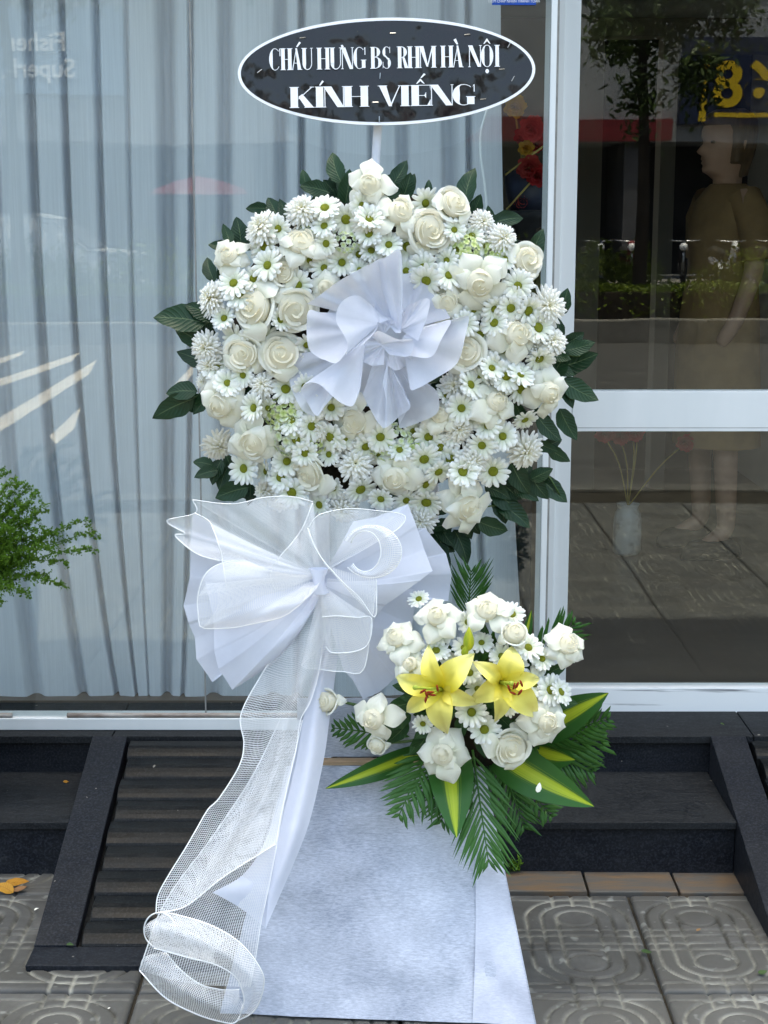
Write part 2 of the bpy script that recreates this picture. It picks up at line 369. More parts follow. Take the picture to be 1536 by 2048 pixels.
MT['disc'] = simple('daisy_disc', (0.24, 0.25, 0.012), (0.13, 0.17, 0.008), 700, 0.7, 0.3, 0.8, 900, bdist=0.002)
MT['hyd'] = petal_mat('hydrangea_petal', (0.55, 0.66, 0.24), (0.70, 0.78, 0.68), 0.25, 0.6, 0.2)
MT['hyd_green'] = petal_mat('hydrangea_green_petal', (0.42, 0.55, 0.12), (0.68, 0.75, 0.42), 0.25, 0.6, 0.2)
MT['leaf'] = leaf_mat('dark_glossy_leaf', (0.007, 0.026, 0.010), (0.016, 0.050, 0.018), (0.07, 0.11, 0.05), 0.36, 0.08)
MT['foam'] = simple('dark_moss_base', (0.012, 0.014, 0.010), (0.03, 0.022, 0.016), 40, 0.95, 0.1, 0.8, 80)
MT['stem'] = simple('green_stem', (0.05, 0.10, 0.03), (0.08, 0.13, 0.04), 40, 0.5, 0.3)
MT['striped'] = leaf_mat('striped_dracaena_leaf', (0.022, 0.085, 0.016), (0.04, 0.13, 0.024), (0.42, 0.50, 0.04), 0.33, 0.2, (0.38, 0.47, 0.03), 0.01)
MT['palm'] = leaf_mat('palm_leaflet', (0.022, 0.082, 0.014), (0.045, 0.135, 0.022), (0.11, 0.20, 0.05), 0.36, 0.2, None, 0.01)
MT['palm_dark'] = leaf_mat('deep_green_leaf', (0.014, 0.05, 0.012), (0.03, 0.085, 0.02), (0.08, 0.14, 0.05), 0.4, 0.12)
MT['lily'] = petal_mat('lily_tepal', (0.82, 0.68, 0.010), (0.84, 0.78, 0.22), 0.25, 0.45, 0.10, (0.84, 0.81, 0.36))
MT['anther'] = simple('rust_anther', (0.26, 0.035, 0.008), (0.18, 0.02, 0.006), 200, 0.8, 0.2)
MT['lily_green'] = simple('lily_throat_green', (0.42, 0.48, 0.06), (0.32, 0.40, 0.05), 60, 0.5, 0.3)
MT['bud'] = simple('lily_bud', (0.42, 0.43, 0.02), (0.22, 0.30, 0.02), 30, 0.45, 0.35, stretch=(4, 4, 1))

# ================================================================== SETTING: ground, pavement, road
def sheet(name, x0, x1, y0, y1, z, mat, **k):
    return ob(name, me(name, [(x0, y0, z), (x1, y0, z), (x1, y1, z), (x0, y1, z)], [(0, 1, 2, 3)], mat), **k)
sheet('ground', -300, 300, -300, 300, -0.20, MT['asphalt'], kind='structure')
pav = box('pavement', (-14, 14, -4.70, 0.3, -0.18, -0.014), MT['bed'], kind='structure')
box('kerb', (-14, 14, -4.88, -4.702, -0.18, 0.004), MT['mortar'], bev=0.012, kind='structure')
road = sheet('road', -60, 60, -16.8, -4.88, -0.13, MT['asphalt'], kind='structure')
sheet('far_road', -60, 60, -29.0, -19.7, -0.13, MT['asphalt'], kind='structure')
box('far_pavement', (-40, 40, -34.2, -29.0, -0.18, 0.0), MT['kerb'], kind='structure')
med = box('median_kerb', (-40, 40, -17.02, -16.8, -0.18, 0.17), MT['kerb'], bev=0.02, kind='structure')
box('median_soil', (-40, 40, -19.7, -17.022, -0.18, 0.13), MT['soil'], kind='structure')
# hatching painted on the road (seen mirrored in the left window)
def GM(px, py, z):                           # point of the street whose mirror image falls on a photo pixel of the window
    q = G(px, py, z); return np.array([q[0], 2 * -0.16 - q[1], z])
for quad in ([(-60, 735), (45, 700), (40, 709), (-60, 750)], [(-30, 766), (160, 704), (142, 722), (-30, 782)], [(-40, 856), (193, 719), (178, 748), (-30, 878)], [(95, 872), (162, 813), (149, 856), (110, 888)], [(330, 790), (390, 728), (388, 748), (345, 802)]):
    ob('road_marking', me('road_marking', [tuple(GM(x, y, -0.126)) for x, y in quad], [(0, 1, 2, 3)], MT['paint']), road)

# pressed cement tiles, each its own piece
def tile_mesh(w, h, n=128):
    us = np.linspace(0, 1, n); U, V = np.meshgrid(us, us, indexing='ij')
    g = np.full(U.shape, 9.0)
    for cx in (0.25, 0.75):
        vv = np.clip(V, 0.27, 0.73); sd = np.hypot(U - cx, V - vv)
        for r_ in (0.085, 0.15, 0.215): g = np.minimum(g, np.abs(sd - r_))
        for cv in (0.27, 0.73): g = np.minimum(g, np.abs(np.hypot(U - cx, V - cv) - 0.085))
        for k in (-0.085, 0.0, 0.085):
            out = (V < 0.14) | (V > 0.86)
            g = np.where(out, np.minimum(g, np.abs(U - cx - k)), g)
    for v0 in (0.07, 0.40, 0.46, 0.54, 0.60, 0.93):
        g = np.minimum(g, np.abs(V - v0) * 1.15)
    mask = np.clip(1.35 - g / 0.0075, 0, 1)
    edge = np.minimum(np.minimum(U, 1 - U), np.minimum(V, 1 - V))
    z = -0.005 * mask - 0.006 * np.clip(1 - edge / 0.012, 0, 1)
    X = (U - 0.5) * w; Y = (V - 0.5) * h
    S = np.stack([X, Y, z], -1)
    v = list(S.reshape(-1, 3)); f = []
    for i in range(n - 1):
        for j in range(n - 1): f.append((i * n + j, (i + 1) * n + j, (i + 1) * n + j + 1, i * n + j + 1))
    dust = list(mask.reshape(-1))
    # skirt
    rim = [i * n for i in range(n)] + [(n - 1) * n + j for j in range(1, n)] + [i * n + n - 1 for i in range(n - 2, -1, -1)] + [j for j in range(n - 2, 0, -1)]
    b0 = len(v)
    for r_ in rim: v.append((v[r_][0], v[r_][1], -0.03)); dust.append(0)
    for k in range(len(rim)): f.append((rim[k], b0 + k, b0 + (k + 1) % len(rim), rim[(k + 1) % len(rim)]))
    return me('paving_tile', v, f, MT['tile'], None, True, dust)
TW, TH = 0.536, 0.46
tm = tile_mesh(TW - 0.007, TH - 0.007)
XJ = G(1257, 1790, 0)[0]; YJ = G(768, 1786, 0)[1]
for r_ in range(-1, 9):
    for c_ in range(-5, 6):
        cx = XJ + (c_ + 0.5) * TW; cyy = YJ - (r_ + 0.5) * TH
        if r_ == -1 and cx > -0.55: continue
        if cyy - TH / 2 < -4.72: continue
        o = ob('paving_tile', tm, pav); o.location = (cx, cyy, rnd.uniform(-0.003, 0.0005))
        o.rotation_euler = (rnd.uniform(-0.006, 0.006), rnd.uniform(-0.006, 0.006), rnd.uniform(-0.004, 0.004))
# brown glazed strip against the step
yg = G(768, 1745, 0)[1]
bx = [XJ - 0.24 * 1.55, PX(1172, -0.6, 0), PX(1352, -0.6, 0), 0.86]
for i in range(3):
    box('brown_tile', (bx[i] + 0.003, bx[i + 1] - 0.003, YJ + 0.006, yg + 0.03, -0.03, 0.003 - 0.002 * i), MT['brown_tile'], pav, 0.003)

# ================================================================== SHOP BUILDING
YD, YW = 0.0, -0.16                          # glass planes of the door and of the window
shop = empty('shop_building', (0, 0, 0), label='pale shop front with white aluminium glass door and wide curtained window', cat='shop')
ZP = PZ(1472, -0.22)                         # top of the granite landing
box('upper_wall', (-7, 7, -0.20, 6, 2.45, 9.5), MT['wall'], shop)
box('side_wall', (-7, -2.25, -0.20, 6, 0.0, 2.449), MT['wall'], shop)
box('side_wall', (1.85, 7, -0.20, 6, 0.0, 2.449), MT['wall'], shop)
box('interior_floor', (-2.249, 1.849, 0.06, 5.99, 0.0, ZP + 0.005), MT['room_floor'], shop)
# back wall of the room with two dark doorways
YB = 3.4
xs = [PX(1205, YB, 1.9), PX(1322, YB, 1.9), PX(1352, YB, 1.9)]
zt1, zt2 = PZ(72, YB), PZ(103, YB)
bw = MB()
bw.box(-2.249, xs[0], YB, YB + 0.15, ZP, 2.448)
bw.box(xs[1], xs[2], YB, YB + 0.15, ZP, zt2 - 0.001)
bw.box(xs[0] + 0.0005, xs[1], YB, YB + 0.15, zt1, 2.448); bw.box(xs[1] + 0.0005, 1.849, YB, YB + 0.15, zt2, 2.448)
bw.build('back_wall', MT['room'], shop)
box('doorway_shade_sheet', (xs[0] - 0.1, 1.848, YB + 0.6, YB + 0.65, ZP, 2.44), MT['room_dark'], shop)  # added near-black sheet stands in for the unlit depth beyond both doorways

win = empty('window', (0, YW, ZP), shop)
zb0, zb1, zb2 = ZP + 0.0008, PZ(1437, YW - 0.017), PZ(1431, YW - 0.012)
xsl = (PX(378, YW, 2.0) + PX(413, YW, 0.3)) / 2
XP0, XP1, XP2 = PX(1085, YW, 1.2), PX(1105, YW, 1.2), PX(1145, YD, 1.2)
def wbox(name, b, mat, par, bev=0.0):
    o = box(name, b, mat, None, bev); o.parent = par; o.matrix_parent_inverse = Matrix.Translation(par.location).inverted(); return o
wbox('glass_pane', (-2.245, xsl - 0.002, YW, YW + 0.008, zb1 - 0.004, 2.449), MT['glass'], win)
wbox('glass_pane', (xsl + 0.002, XP0 + 0.004, YW, YW + 0.008, zb1 - 0.004, 2.449), MT['glass'], win)
wbox('silicone_joint', (xsl - 0.0019, xsl + 0.0019, YW + 0.001, YW + 0.007, zb1, 2.449), MT['gasket'], win)
wbox('bottom_rail', (-2.245, XP0, YW - 0.017, YW + 0.05, zb0, zb1), MT['alu'], win, 0.002)
pb = MB()
xr = np.linspace(-1.6, XP0 - 0.01, 30)
for a, b in ((-1.6, PX(25, YW, .3)), (PX(135, YW, .3), XP0 - 0.01)):
    pb.tube([(x, YW - 0.009, zb2) for x in np.linspace(a, b, 12)], 0.0065, 8)
ob('edge_pipe', pb.mesh('edge_pipe', MT['pipe'], True), win).matrix_parent_inverse = Matrix.Translation(win.location).inverted()
wbox('post', (XP0 + 0.0045, XP1 - 0.006, YW - 0.012, YD - 0.03, zb1 + 0.0005, 2.449), MT['alu'], win, 0.002)
wbox('post_seal', (XP1 - 0.0055, XP1 + 0.0015, YW + 0.012, YD - 0.03, zb1 + 0.0005, 2.449), MT['gasket'], win)

door = empty('glass_door', (0, YD, ZP), shop)
zr0, zr1 = PZ(863, YD - 0.02), PZ(783, YD - 0.02)
zk0, zk1 = PZ(1427, YD - 0.02), PZ(1376, YD - 0.02)
XE = 1.78
wbox('stile', (XP1 + 0.002, XP1 + 0.030, YD - 0.026, YD + 0.03, zk0, 2.449), MT['alu'], door, 0.0015)
wbox('stile_lip', (XP1 + 0.0305, XP2, YD - 0.018, YD + 0.03, zk0, 2.449), MT['alu'], door, 0.001)
wbox('stile', (XE - 0.06, XE + 0.06, YD - 0.026, YD + 0.03, zk0, 2.449), MT['alu'], door, 0.0015)
wbox('middle_rail', (XP2 + 0.0005, XE - 0.0605, YD - 0.02, YD + 0.03, zr0, zr1), MT['alu'], door, 0.0015)
wbox('bottom_rail', (XP2 + 0.0005, XE - 0.0605, YD - 0.02, YD + 0.03, zk0, zk1), MT['alu_scuffed'], door, 0.0015)
wbox('glass_pane', (XP2 - 0.006, XE - 0.05, YD + 0.002, YD + 0.010, zr1 - 0.006, 2.449), MT['glass'], door)
wbox('glass_pane', (XP2 - 0.006, XE - 0.05, YD + 0.002, YD + 0.010, zk1 - 0.006, zr0 + 0.006), MT['glass'], door)
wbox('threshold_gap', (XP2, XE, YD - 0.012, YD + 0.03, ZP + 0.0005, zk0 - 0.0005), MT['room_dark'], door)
wbox('rail_groove', (XP2 + 0.0006, XE - 0.061, YD - 0.0204, YD - 0.0195, zr0 + 0.009, zr0 + 0.0105), MT['gasket'], door)

# ------------------------------------------------------------------ granite landing, steps and ramps
land = empty('granite_landing', (0, 0, 0), label='black granite landing slabs under the window and the glass door', cat='landing')
lx = [-2.24, -1.2, -0.7, 0.1, PX(1486, -0.1, .23), 1.84]
for i in range(5):
    box('slab', (lx[i] + 0.0015, lx[i + 1] - 0.0015, -0.222, 0.0595, ZP - 0.02, ZP), MT['granite_top'], land, 0.002)
box('base', (-2.24, 1.84, -0.205, 0.0595, -0.012, ZP - 0.0205), MT['granite'], land)
yf = yg - 0.0                                  # front riser plane of the lower step
ZS = PZ(1645, yf - 0.014)
def steps(x0, x1, label):
    e = empty('granite_step', ((x0 + x1) / 2, yf, 0), label=label, cat='step')
    for nm, b, mt in (('tread', (x0, x1, yf - 0.014, -0.2055, ZS - 0.018, ZS), 'granite_top'),
                      ('riser', (x0, x1, yf, -0.2055, -0.012, ZS - 0.0185), 'granite')):
        o = box(nm, b, MT[mt], None, 0.0015); o.parent = e; o.matrix_parent_inverse = Matrix.Translation(e.location).inverted()
steps(-0.029, 0.839, 'black granite step below the glass door, right of the white stand')
steps(-2.24, -0.751, 'black granite step at the left edge, beside the ribbed ramp')
YR0, YR1 = -0.224, G(768, 1893, 0.012)[1]
def ramp_z(y): return 0.012 + (ZP - 0.012) * (y - YR1) / (YR0 - YR1)
def on_ramp(py):                              # depth where a photo row meets the ramp plane
    a, b = YR1 - 0.3, YR0 + 0.3
    for _ in range(40):
        m_ = (a + b) / 2
        if PZ(py, m_) > ramp_z(m_): a = m_
        else: b = m_
    return (a + b) / 2
def prism(name, x0, x1, prof, mat, parent=None, bev=0):
    n = len(prof); v = [(x0, y, z) for y, z in prof] + [(x1, y, z) for y, z in prof]
    f = [tuple(range(n))[::-1], tuple(range(n, 2 * n))] + [(i, (i + 1) % n, n + (i + 1) % n, n + i) for i in range(n)]
    o = ob(name, me(name, v, f, mat), parent)
    if bev:
        md = o.modifiers.new('bevel', 'BEVEL'); md.width = bev; md.segments = 2
    return o
rows = [1478, 1514, 1555, 1597, 1639, 1688, 1738, 1787, 1838, 1890]
def ramp_thing(x0, x1, label, strips):
    e = empty('granite_ramp', (0, 0, 0), label=label, cat='ramp')
    prism('ramp_bed', x0, x1, [(YR0, -0.012), (YR0, ramp_z(YR0) - 0.05), (YR1, -0.006), (YR1, -0.012)], MT['granite_ramp'], e)
    for i in range(len(rows) - 1):
        ya, yb = on_ramp(rows[i]), on_ramp(rows[i + 1])
        ya = min(ya, YR0 - 0.001); gap = 0.004
        D = ya - yb; za, zb = ramp_z(ya) - 0.004, ramp_z(yb) - 0.004
        pf = [(ya - gap, zb - 0.04), (ya - gap, za + .001), (ya - .48 * D, za - .06 * (za - zb)), (ya - .66 * D, za - .22 * (za - zb)), (ya - .82 * D, za - .50 * (za - zb)), (yb + .004, zb + .005), (yb, zb - .001), (yb, zb - .04)]
        prism('rib_slab', x0 + 0.010 + .006 * (i % 2), x1 - 0.012, pf, MT['granite_ramp'], e, 0.002)
    for a, b in strips:
        prism('border_strip', a, b, [(YR0, -0.012), (YR0, ZP + 0.001), (YR1, 0.016), (YR1, -0.012)], MT['granite'], e, 0.002)
    lo_, hi_ = min(x0, *[s[0] for s in strips]), max(x1, *[s[1] for s in strips])
    box('foot_strip', (lo_, hi_, YR1 - 0.085, YR1 - 0.001, -0.012, 0.012), MT['granite'], e, 0.002)
ramp_thing(-0.66, -0.12, 'ribbed black granite ramp behind the long mesh ribbon tail', [(-0.75, -0.6605), (-0.1195, -0.03)])
ramp_thing(0.931, 1.75, 'black granite ramp cut by the right edge of the picture', [(0.84, 0.9305)])

# ------------------------------------------------------------------ curtain behind the window
def build_curtain():
    vall = [(48, 11, .06), (118, 8, .055), (190, 8, .045), (322, 20, .06), (378, 7, .045), (446, 16, .05), (556, 14, .045), (600, 8, .055),
            (652, 15, .05), (742, 11, .055), (800, 14, .045), (893, 16, .045), (935, 7, .05), (-30, 14, .05), (250, 5, .02), (-110, 12, .05), (-190, 9, .05), (-260, 15, .05), (-340, 10, .05)]
    us = np.arange(-400, 1003.1, 2.6); qs = np.linspace(0, 1, 46)
    S = np.zeros((len(qs), len(us), 3)); Yc = 0.10
    base = np.zeros_like(us)
    for u0, w_, d in vall:
        x = (us - u0) / w_; base += d * np.exp(-np.abs(np.where(x < 0, x * 1.9, x)) ** 3) 
    base += 0.010 * np.sin(us / 41.0) + 0.004 * np.sin(us / 17.7 + 1.0)
    for i, q in enumerate(qs):
        py = -140 + q * (1436 + 140)
        qq = max(0, py) / 1412
        wgt = np.exp(-((us - 210) / 240.0) ** 2)
        u2 = us + 46 * qq * np.clip((420 - us) / 300, 0, 1) + 0.45 * qq ** 3 * (300 - us) * wgt + 52 * qq ** 2 * np.clip((us - 640) / 360, 0, 1)
        amp = 1 - 0.35 * qq ** 4
        yy = Yc + base * amp + 0.006 * np.sin(us / 47 + 4 * q)
        z = PZ(py, Yc)
        k = scl(Yc, py)
        S[i, :, 0] = (u2 - 768) * k; S[i, :, 1] = yy; S[i, :, 2] = z
    mb = MB(); mb.grid(S)
    return mb.build('curtain', MT['curtain'], smooth=True, label='pale sheer pleated curtain hanging behind the wide window', cat='curtain')
cur = build_curtain()

def part_of(o, par):
    o.parent = par; o.matrix_parent_inverse = Matrix.Translation(par.location).inverted(); return o
# white cable behind the glass
mb = MB()
mb.tube(spline([P(x, y, 0.03) for x, y in ((984, 120), (985, 170), (975, 215), (962, 262), (961, 310), (968, 360), (973, 410), (975, 470), (973, 560))], 40), 0.0035, 6)
mb.build('cable', MT['cord'], smooth=True, label='thin white cable hanging down the right edge of the curtain', cat='cable')
# blue sticker on the glass, top
MT['blue'] = simple('blue_sticker', (0.004, 0.06, 0.36), (0.004, 0.05, 0.30), 30, 0.4, 0.4)
st = empty('sticker', P(1030, 0, YW - 0.003), label='blue payment sticker with white lettering at the top of the window', cat='sticker')
a_, b_ = P(985, -70, YW - 0.001), P(1072, 10, YW - 0.001)
part_of(box('panel', (a_[0], b_[0], YW - 0.0022, YW - 0.0008, b_[2], a_[2]), MT['blue']), st)
def text(name, s, loc, size, mat, parent, rot=(R(90), 0, 0), align='CENTER', ext=0.0002, sx=1.0, bold=0.0):
    c = bpy.data.curves.new(name, 'FONT'); c.body = s; c.size = size; c.extrude = ext; c.align_x = align; c.offset = bold
    c.materials.append(mat); o = bpy.data.objects.new(name, c); COL.objects.link(o); o.location = loc; o.rotation_euler = rot; o.scale = (sx, 1, 1)
    dg = bpy.context.evaluated_depsgraph_get(); m2 = bpy.data.meshes.new_from_object(o.evaluated_get(dg)); mw = o.matrix_basis.copy()
    bpy.data.objects.remove(o); o = ob(name, m2, None, mw)
    if parent: part_of(o, parent)
    return o
text('lettering', 'ĐIỂM CHẤP NHẬN THANH TOÁN', P(1028, 5, YW - 0.0026), 0.0093, MT['white_print'], st, sx=0.86)

# ================================================================== THE STREET BEHIND THE CAMERA (seen mirrored in the glass)
MT['hedge'] = leaf_mat('hedge_leaf', (0.10, 0.15, 0.012), (0.15, 0.19, 0.016), (0.12, 0.16, 0.03), 0.5, 0.3, None, 0.01)
MT['tree'] = leaf_mat('tree_leaf', (0.03, 0.055, 0.014), (0.055, 0.085, 0.02), (0.08, 0.11, 0.03), 0.5, 0.25, None, 0.01)
MT['bark'] = simple('bark', (0.07, 0.055, 0.042), (0.04, 0.032, 0.026), 20, 0.9, 0.1, 0.6, 40, stretch=(1, 1, 0.2))
def leaf_cloud(pts, size, nrm_up=0.3, ell=0.5):
    n = len(pts); v = np.zeros((n, 4, 3)); d = nrg.normal(size=(n, 3)); d /= np.linalg.norm(d, axis=1)[:, None]
    u = nrg.normal(size=(n, 3)) + np.array([0, 0, nrm_up]); s_ = np.cross(d, u); s_ /= (np.linalg.norm(s_, axis=1)[:, None] + 1e-9)
    L = size * nrg.uniform(0.6, 1.3, n)[:, None]
    v[:, 0] = pts - d * L * 0.5; v[:, 1] = pts + s_ * L * ell * 0.5; v[:, 2] = pts + d * L * 0.5; v[:, 3] = pts - s_ * L * ell * 0.5
    f = np.arange(n * 4).reshape(n, 4)
    uv = np.tile(np.array([(0, .5), (.5, 1), (1, .5), (.5, 0)], float), (n, 1))
    return v.reshape(-1, 3), f, uv
def fast_mesh(name, v, f, mat, uv=None):
    m = bpy.data.meshes.new(name); n = len(f); k = f.shape[1]
    m.vertices.add(len(v)); m.vertices.foreach_set('co', np.asarray(v, np.float32).ravel())
    m.loops.add(n * k); m.loops.foreach_set('vertex_index', f.astype(np.int32).ravel())
    m.polygons.add(n); m.polygons.foreach_set('loop_start', np.arange(0, n * k, k, dtype=np.int32)); m.polygons.foreach_set('loop_total', np.full(n, k, dtype=np.int32))
    if uv is not None:
        L = m.uv_layers.new(name='UVMap'); L.data.foreach_set('uv', np.asarray(uv, np.float32)[f.ravel()].ravel())
    m.materials.append(mat); m.update(calc_edges=True); m.validate(); return m
# clipped low hedge and looser shrubs behind it on the median
n = 26000
hp = np.stack([nrg.uniform(-9, 9, n), nrg.uniform(-17.75, -17.1, n), 0.12 + 0.5 * nrg.uniform(0, 1, n) ** 0.6], -1)
hp[:, 2] += 0.03 * np.sin(hp[:, 0] * 3.1)
h = empty('hedge', (0, -17.4, 0.13), label='low clipped green hedge on the road median, mirrored in the glass', cat='hedge')
part_of(ob('foliage', fast_mesh('foliage', *leaf_cloud(hp, 0.075), )) if False else ob('foliage', fast_mesh('foliage', *(lambda r: (r[0], r[1], MT['hedge'], r[2]))(leaf_cloud(hp, 0.075)))), h)
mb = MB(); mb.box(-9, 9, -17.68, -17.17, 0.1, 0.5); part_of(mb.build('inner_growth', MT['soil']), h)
ORD = ['first', 'second', 'third', 'fourth', 'fifth', 'sixth', 'seventh', 'eighth', 'ninth', 'tenth', 'last']
for i in range(11):
    cx = -8.6 + i * 1.72 + rnd.uniform(-0.3, 0.3); hh = rnd.uniform(0.85, 1.15)
    s_ = empty('shrub', (cx, -18.6, 0.13), label=ORD[i] + ' shrub from the left in the row behind the mirrored hedge', cat='shrub', group='shrubs on the road median')
    m_ = 2600; th = nrg.uniform(0, 2 * math.pi, m_); ph = np.arccos(nrg.uniform(-0.2, 1, m_)); rr = nrg.uniform(0.6, 1.0, m_)
    bl = 1 + 0.2 * np.sin(3 * th + i) * np.sin(4 * ph)
    pts = np.stack([cx + 1.05 * rr * bl * np.cos(th) * np.sin(ph), -18.6 + 0.6 * rr * bl * np.sin(th) * np.sin(ph), 0.2 + hh * rr * bl * np.cos(ph).clip(-0.1)], -1)
    r_ = leaf_cloud(pts, 0.1); part_of(ob('foliage', fast_mesh('foliage', r_[0], r_[1], MT['hedge'], r_[2])), s_)
    t_ = MB()
    for k in range(4): t_.tube([(cx, -18.6, 0.1), (cx + rnd.uniform(-.3, .3), -18.6 + rnd.uniform(-.2, .2), 0.1 + hh * 0.7)], [0.03, 0.01], 5)
    part_of(t_.build('stem', MT['bark'], smooth=True), s_)
def tree(x, y, zc, rx, rz, label, n=7000, leaf=0.22, hang=0.0):
    e = empty('street_tree', (x, y, 0), label=label, cat='tree', group='trees on the road median')
    t_ = MB(); top = zc + rz * 0.2
    t_.tube(spline([(x, y, -0.05), (x + .04, y, zc * 0.4), (x - .03, y + .05, zc * 0.8), (x, y, top)], 12), np.linspace(0.11, 0.04, 12), 8)
    tips = []
    for k in range(9):
        a = k * 2.4; L = rx * rnd.uniform(0.6, 0.95); z0 = zc - rz * rnd.uniform(0.1, 0.6)
        p2 = (x + L * math.cos(a), y + L * math.sin(a), z0 + rz * rnd.uniform(0.2, 0.8)); tips.append(p2)
        t_.tube(spline([(x, y, z0), ((x + p2[0]) / 2, (y + p2[1]) / 2, (z0 + p2[2]) / 2 + .15), p2], 6), np.linspace(0.045, 0.012, 6), 5)
    part_of(t_.build('trunk', MT['bark'], smooth=True), e)
    cl = np.array(tips + [(x, y, top)] + [(x + rnd.gauss(0, rx * .5), y + rnd.gauss(0, rx * .5), zc + rnd.gauss(0, rz * .45)) for _ in range(26)])
    idx = nrg.integers(0, len(cl), n); pts = cl[idx] + nrg.normal(size=(n, 3)) * np.array([rx * .17, rx * .17, rz * .16])
    if hang: pts[:, 2] -= hang * nrg.uniform(0, 1, n) ** 3
    r_ = leaf_cloud(pts, leaf, 0.3, 0.38); part_of(ob('crown', fast_mesh('crown', r_[0], r_[1], MT['tree'], r_[2])), e)
tree(3.6, -18.0, 4.55, 1.0, 1.05, 'slim street tree whose dark crown is mirrored in the glass door', 9000, 0.15, 0.5)
tree(-5.2, -18.3, 5.6, 2.0, 1.4, 'slim street tree on the median, mirrored at the left', 5000, 0.2, 0.2)
tree(8.6, -18.2, 5.3, 2.1, 1.6, 'slim street tree on the median beyond the right edge of the reflection', 5000, 0.2, 0.4)

# row of shops across the street
MT['far_wall'] = simple('far_wall_paint', (0.30, 0.31, 0.33), (0.25, 0.26, 0.28), 1.2, 0.8, 0.2)
MT['far_pillar'] = simple('far_pillar_paint', (0.10, 0.10, 0.11), (0.08, 0.08, 0.085), 2, 0.7, 0.2)
MT['far_dark'] = simple('dark_shop_interior', (0.018, 0.02, 0.026), (0.03, 0.03, 0.035), 2, 0.6, 0.2)
MT['red'] = simple('red_fascia', (0.16, 0.014, 0.02), (0.13, 0.012, 0.016), 2, 0.6, 0.3)
MT['navy'] = simple('navy_panel', (0.012, 0.02, 0.055), (0.016, 0.024, 0.06), 2, 0.5, 0.3)
MT['yellow'] = simple('yellow_print', (0.70, 0.48, 0.02), (0.62, 0.42, 0.02), 10, 0.5, 0.3)
MT['bluepanel'] = simple('blue_grey_panel', (0.16, 0.24, 0.36), (0.13, 0.2, 0.31), 2, 0.6, 0.3)
far = empty('opposite_shops', (0, -34.5, 0), label='row of shops across the street, mirrored in the glass', cat='building')
def fp(name, b, mat, par=None):
    return part_of(box(name, b, mat), par or far)
fp('wall', (-22, 22, -40, -34.6, 3.3, 9.0), MT['far_wall'])
fp('shop_recess', (-22, 22, -38, -37.5, 0.0, 3.3), MT['far_dark'])
for x in (-22, -15.5, -10.2, -3.4, 1.2, 6.2, 12.0, 17.5):
    fp('pillar', (x - 0.28, x + 0.28, -37.4, -34.6, 0.0, 3.299), MT['far_pillar'])
fp('fascia', (-1.5, 7.0, -34.599, -34.4, 3.32, 3.85), MT['red'])
fp('fascia', (-14, -6.2, -34.599, -34.4, 4.4, 6.4), MT['bluepanel'])
sg = fp('sign_board', (7.15, 13.4, -34.599, -34.35, 3.7, 5.75), MT['navy'])
RF = (R(90), 0, R(180))
text('sign_digits', '68', (9.42, -34.33, 4.12), 1.5, MT['yellow'], far, RF, 'LEFT', 0.01, 1.0, 0.035)
fp('sign_bar', (7.62, 7.80, -34.349, -34.33, 3.75, 5.5), MT['yellow'])
fp('sign_line', (8.0, 12.6, -34.349, -34.33, 3.86, 3.96), MT['yellow'])
text('sign_lettering', 'Fisher', (-7.55, -34.38, 5.42), 0.62, MT['white_print'], far, RF, 'LEFT', 0.01, 1.0, 0.012)
text('sign_lettering', 'SuperK', (-7.35, -34.38, 4.80), 0.62, MT['white_print'], far, RF, 'LEFT', 0.01, 1.0, 0.012)
for i, x in enumerate((-19, -12.5, -6.5, -1.0, 4.0, 9.5, 15)):
    wv = fp('far_window', (x - 1.0, x + 1.0, -34.599, -34.57, 6.7, 8.2), MT['far_dark'])
# red parasol
mb = MB(); mb.lathe([(0.02, 0.42), (0.5, 0.30), (1.0, 0.12), (1.12, 0.0), (1.05, 0.03), (0.5, 0.22)], 10, (-4.1, -31.0, 2.0))
pa = empty('parasol', (-4.1, -31, 0), label='red parasol across the street, mirrored in the window', cat='parasol')
part_of(mb.build('canopy', MT['red']), pa); mb = MB(); mb.tube([(-4.1, -31, 0), (-4.1, -31, 2.4)], 0.025, 8); part_of(mb.build('pole', MT['steel']), pa)

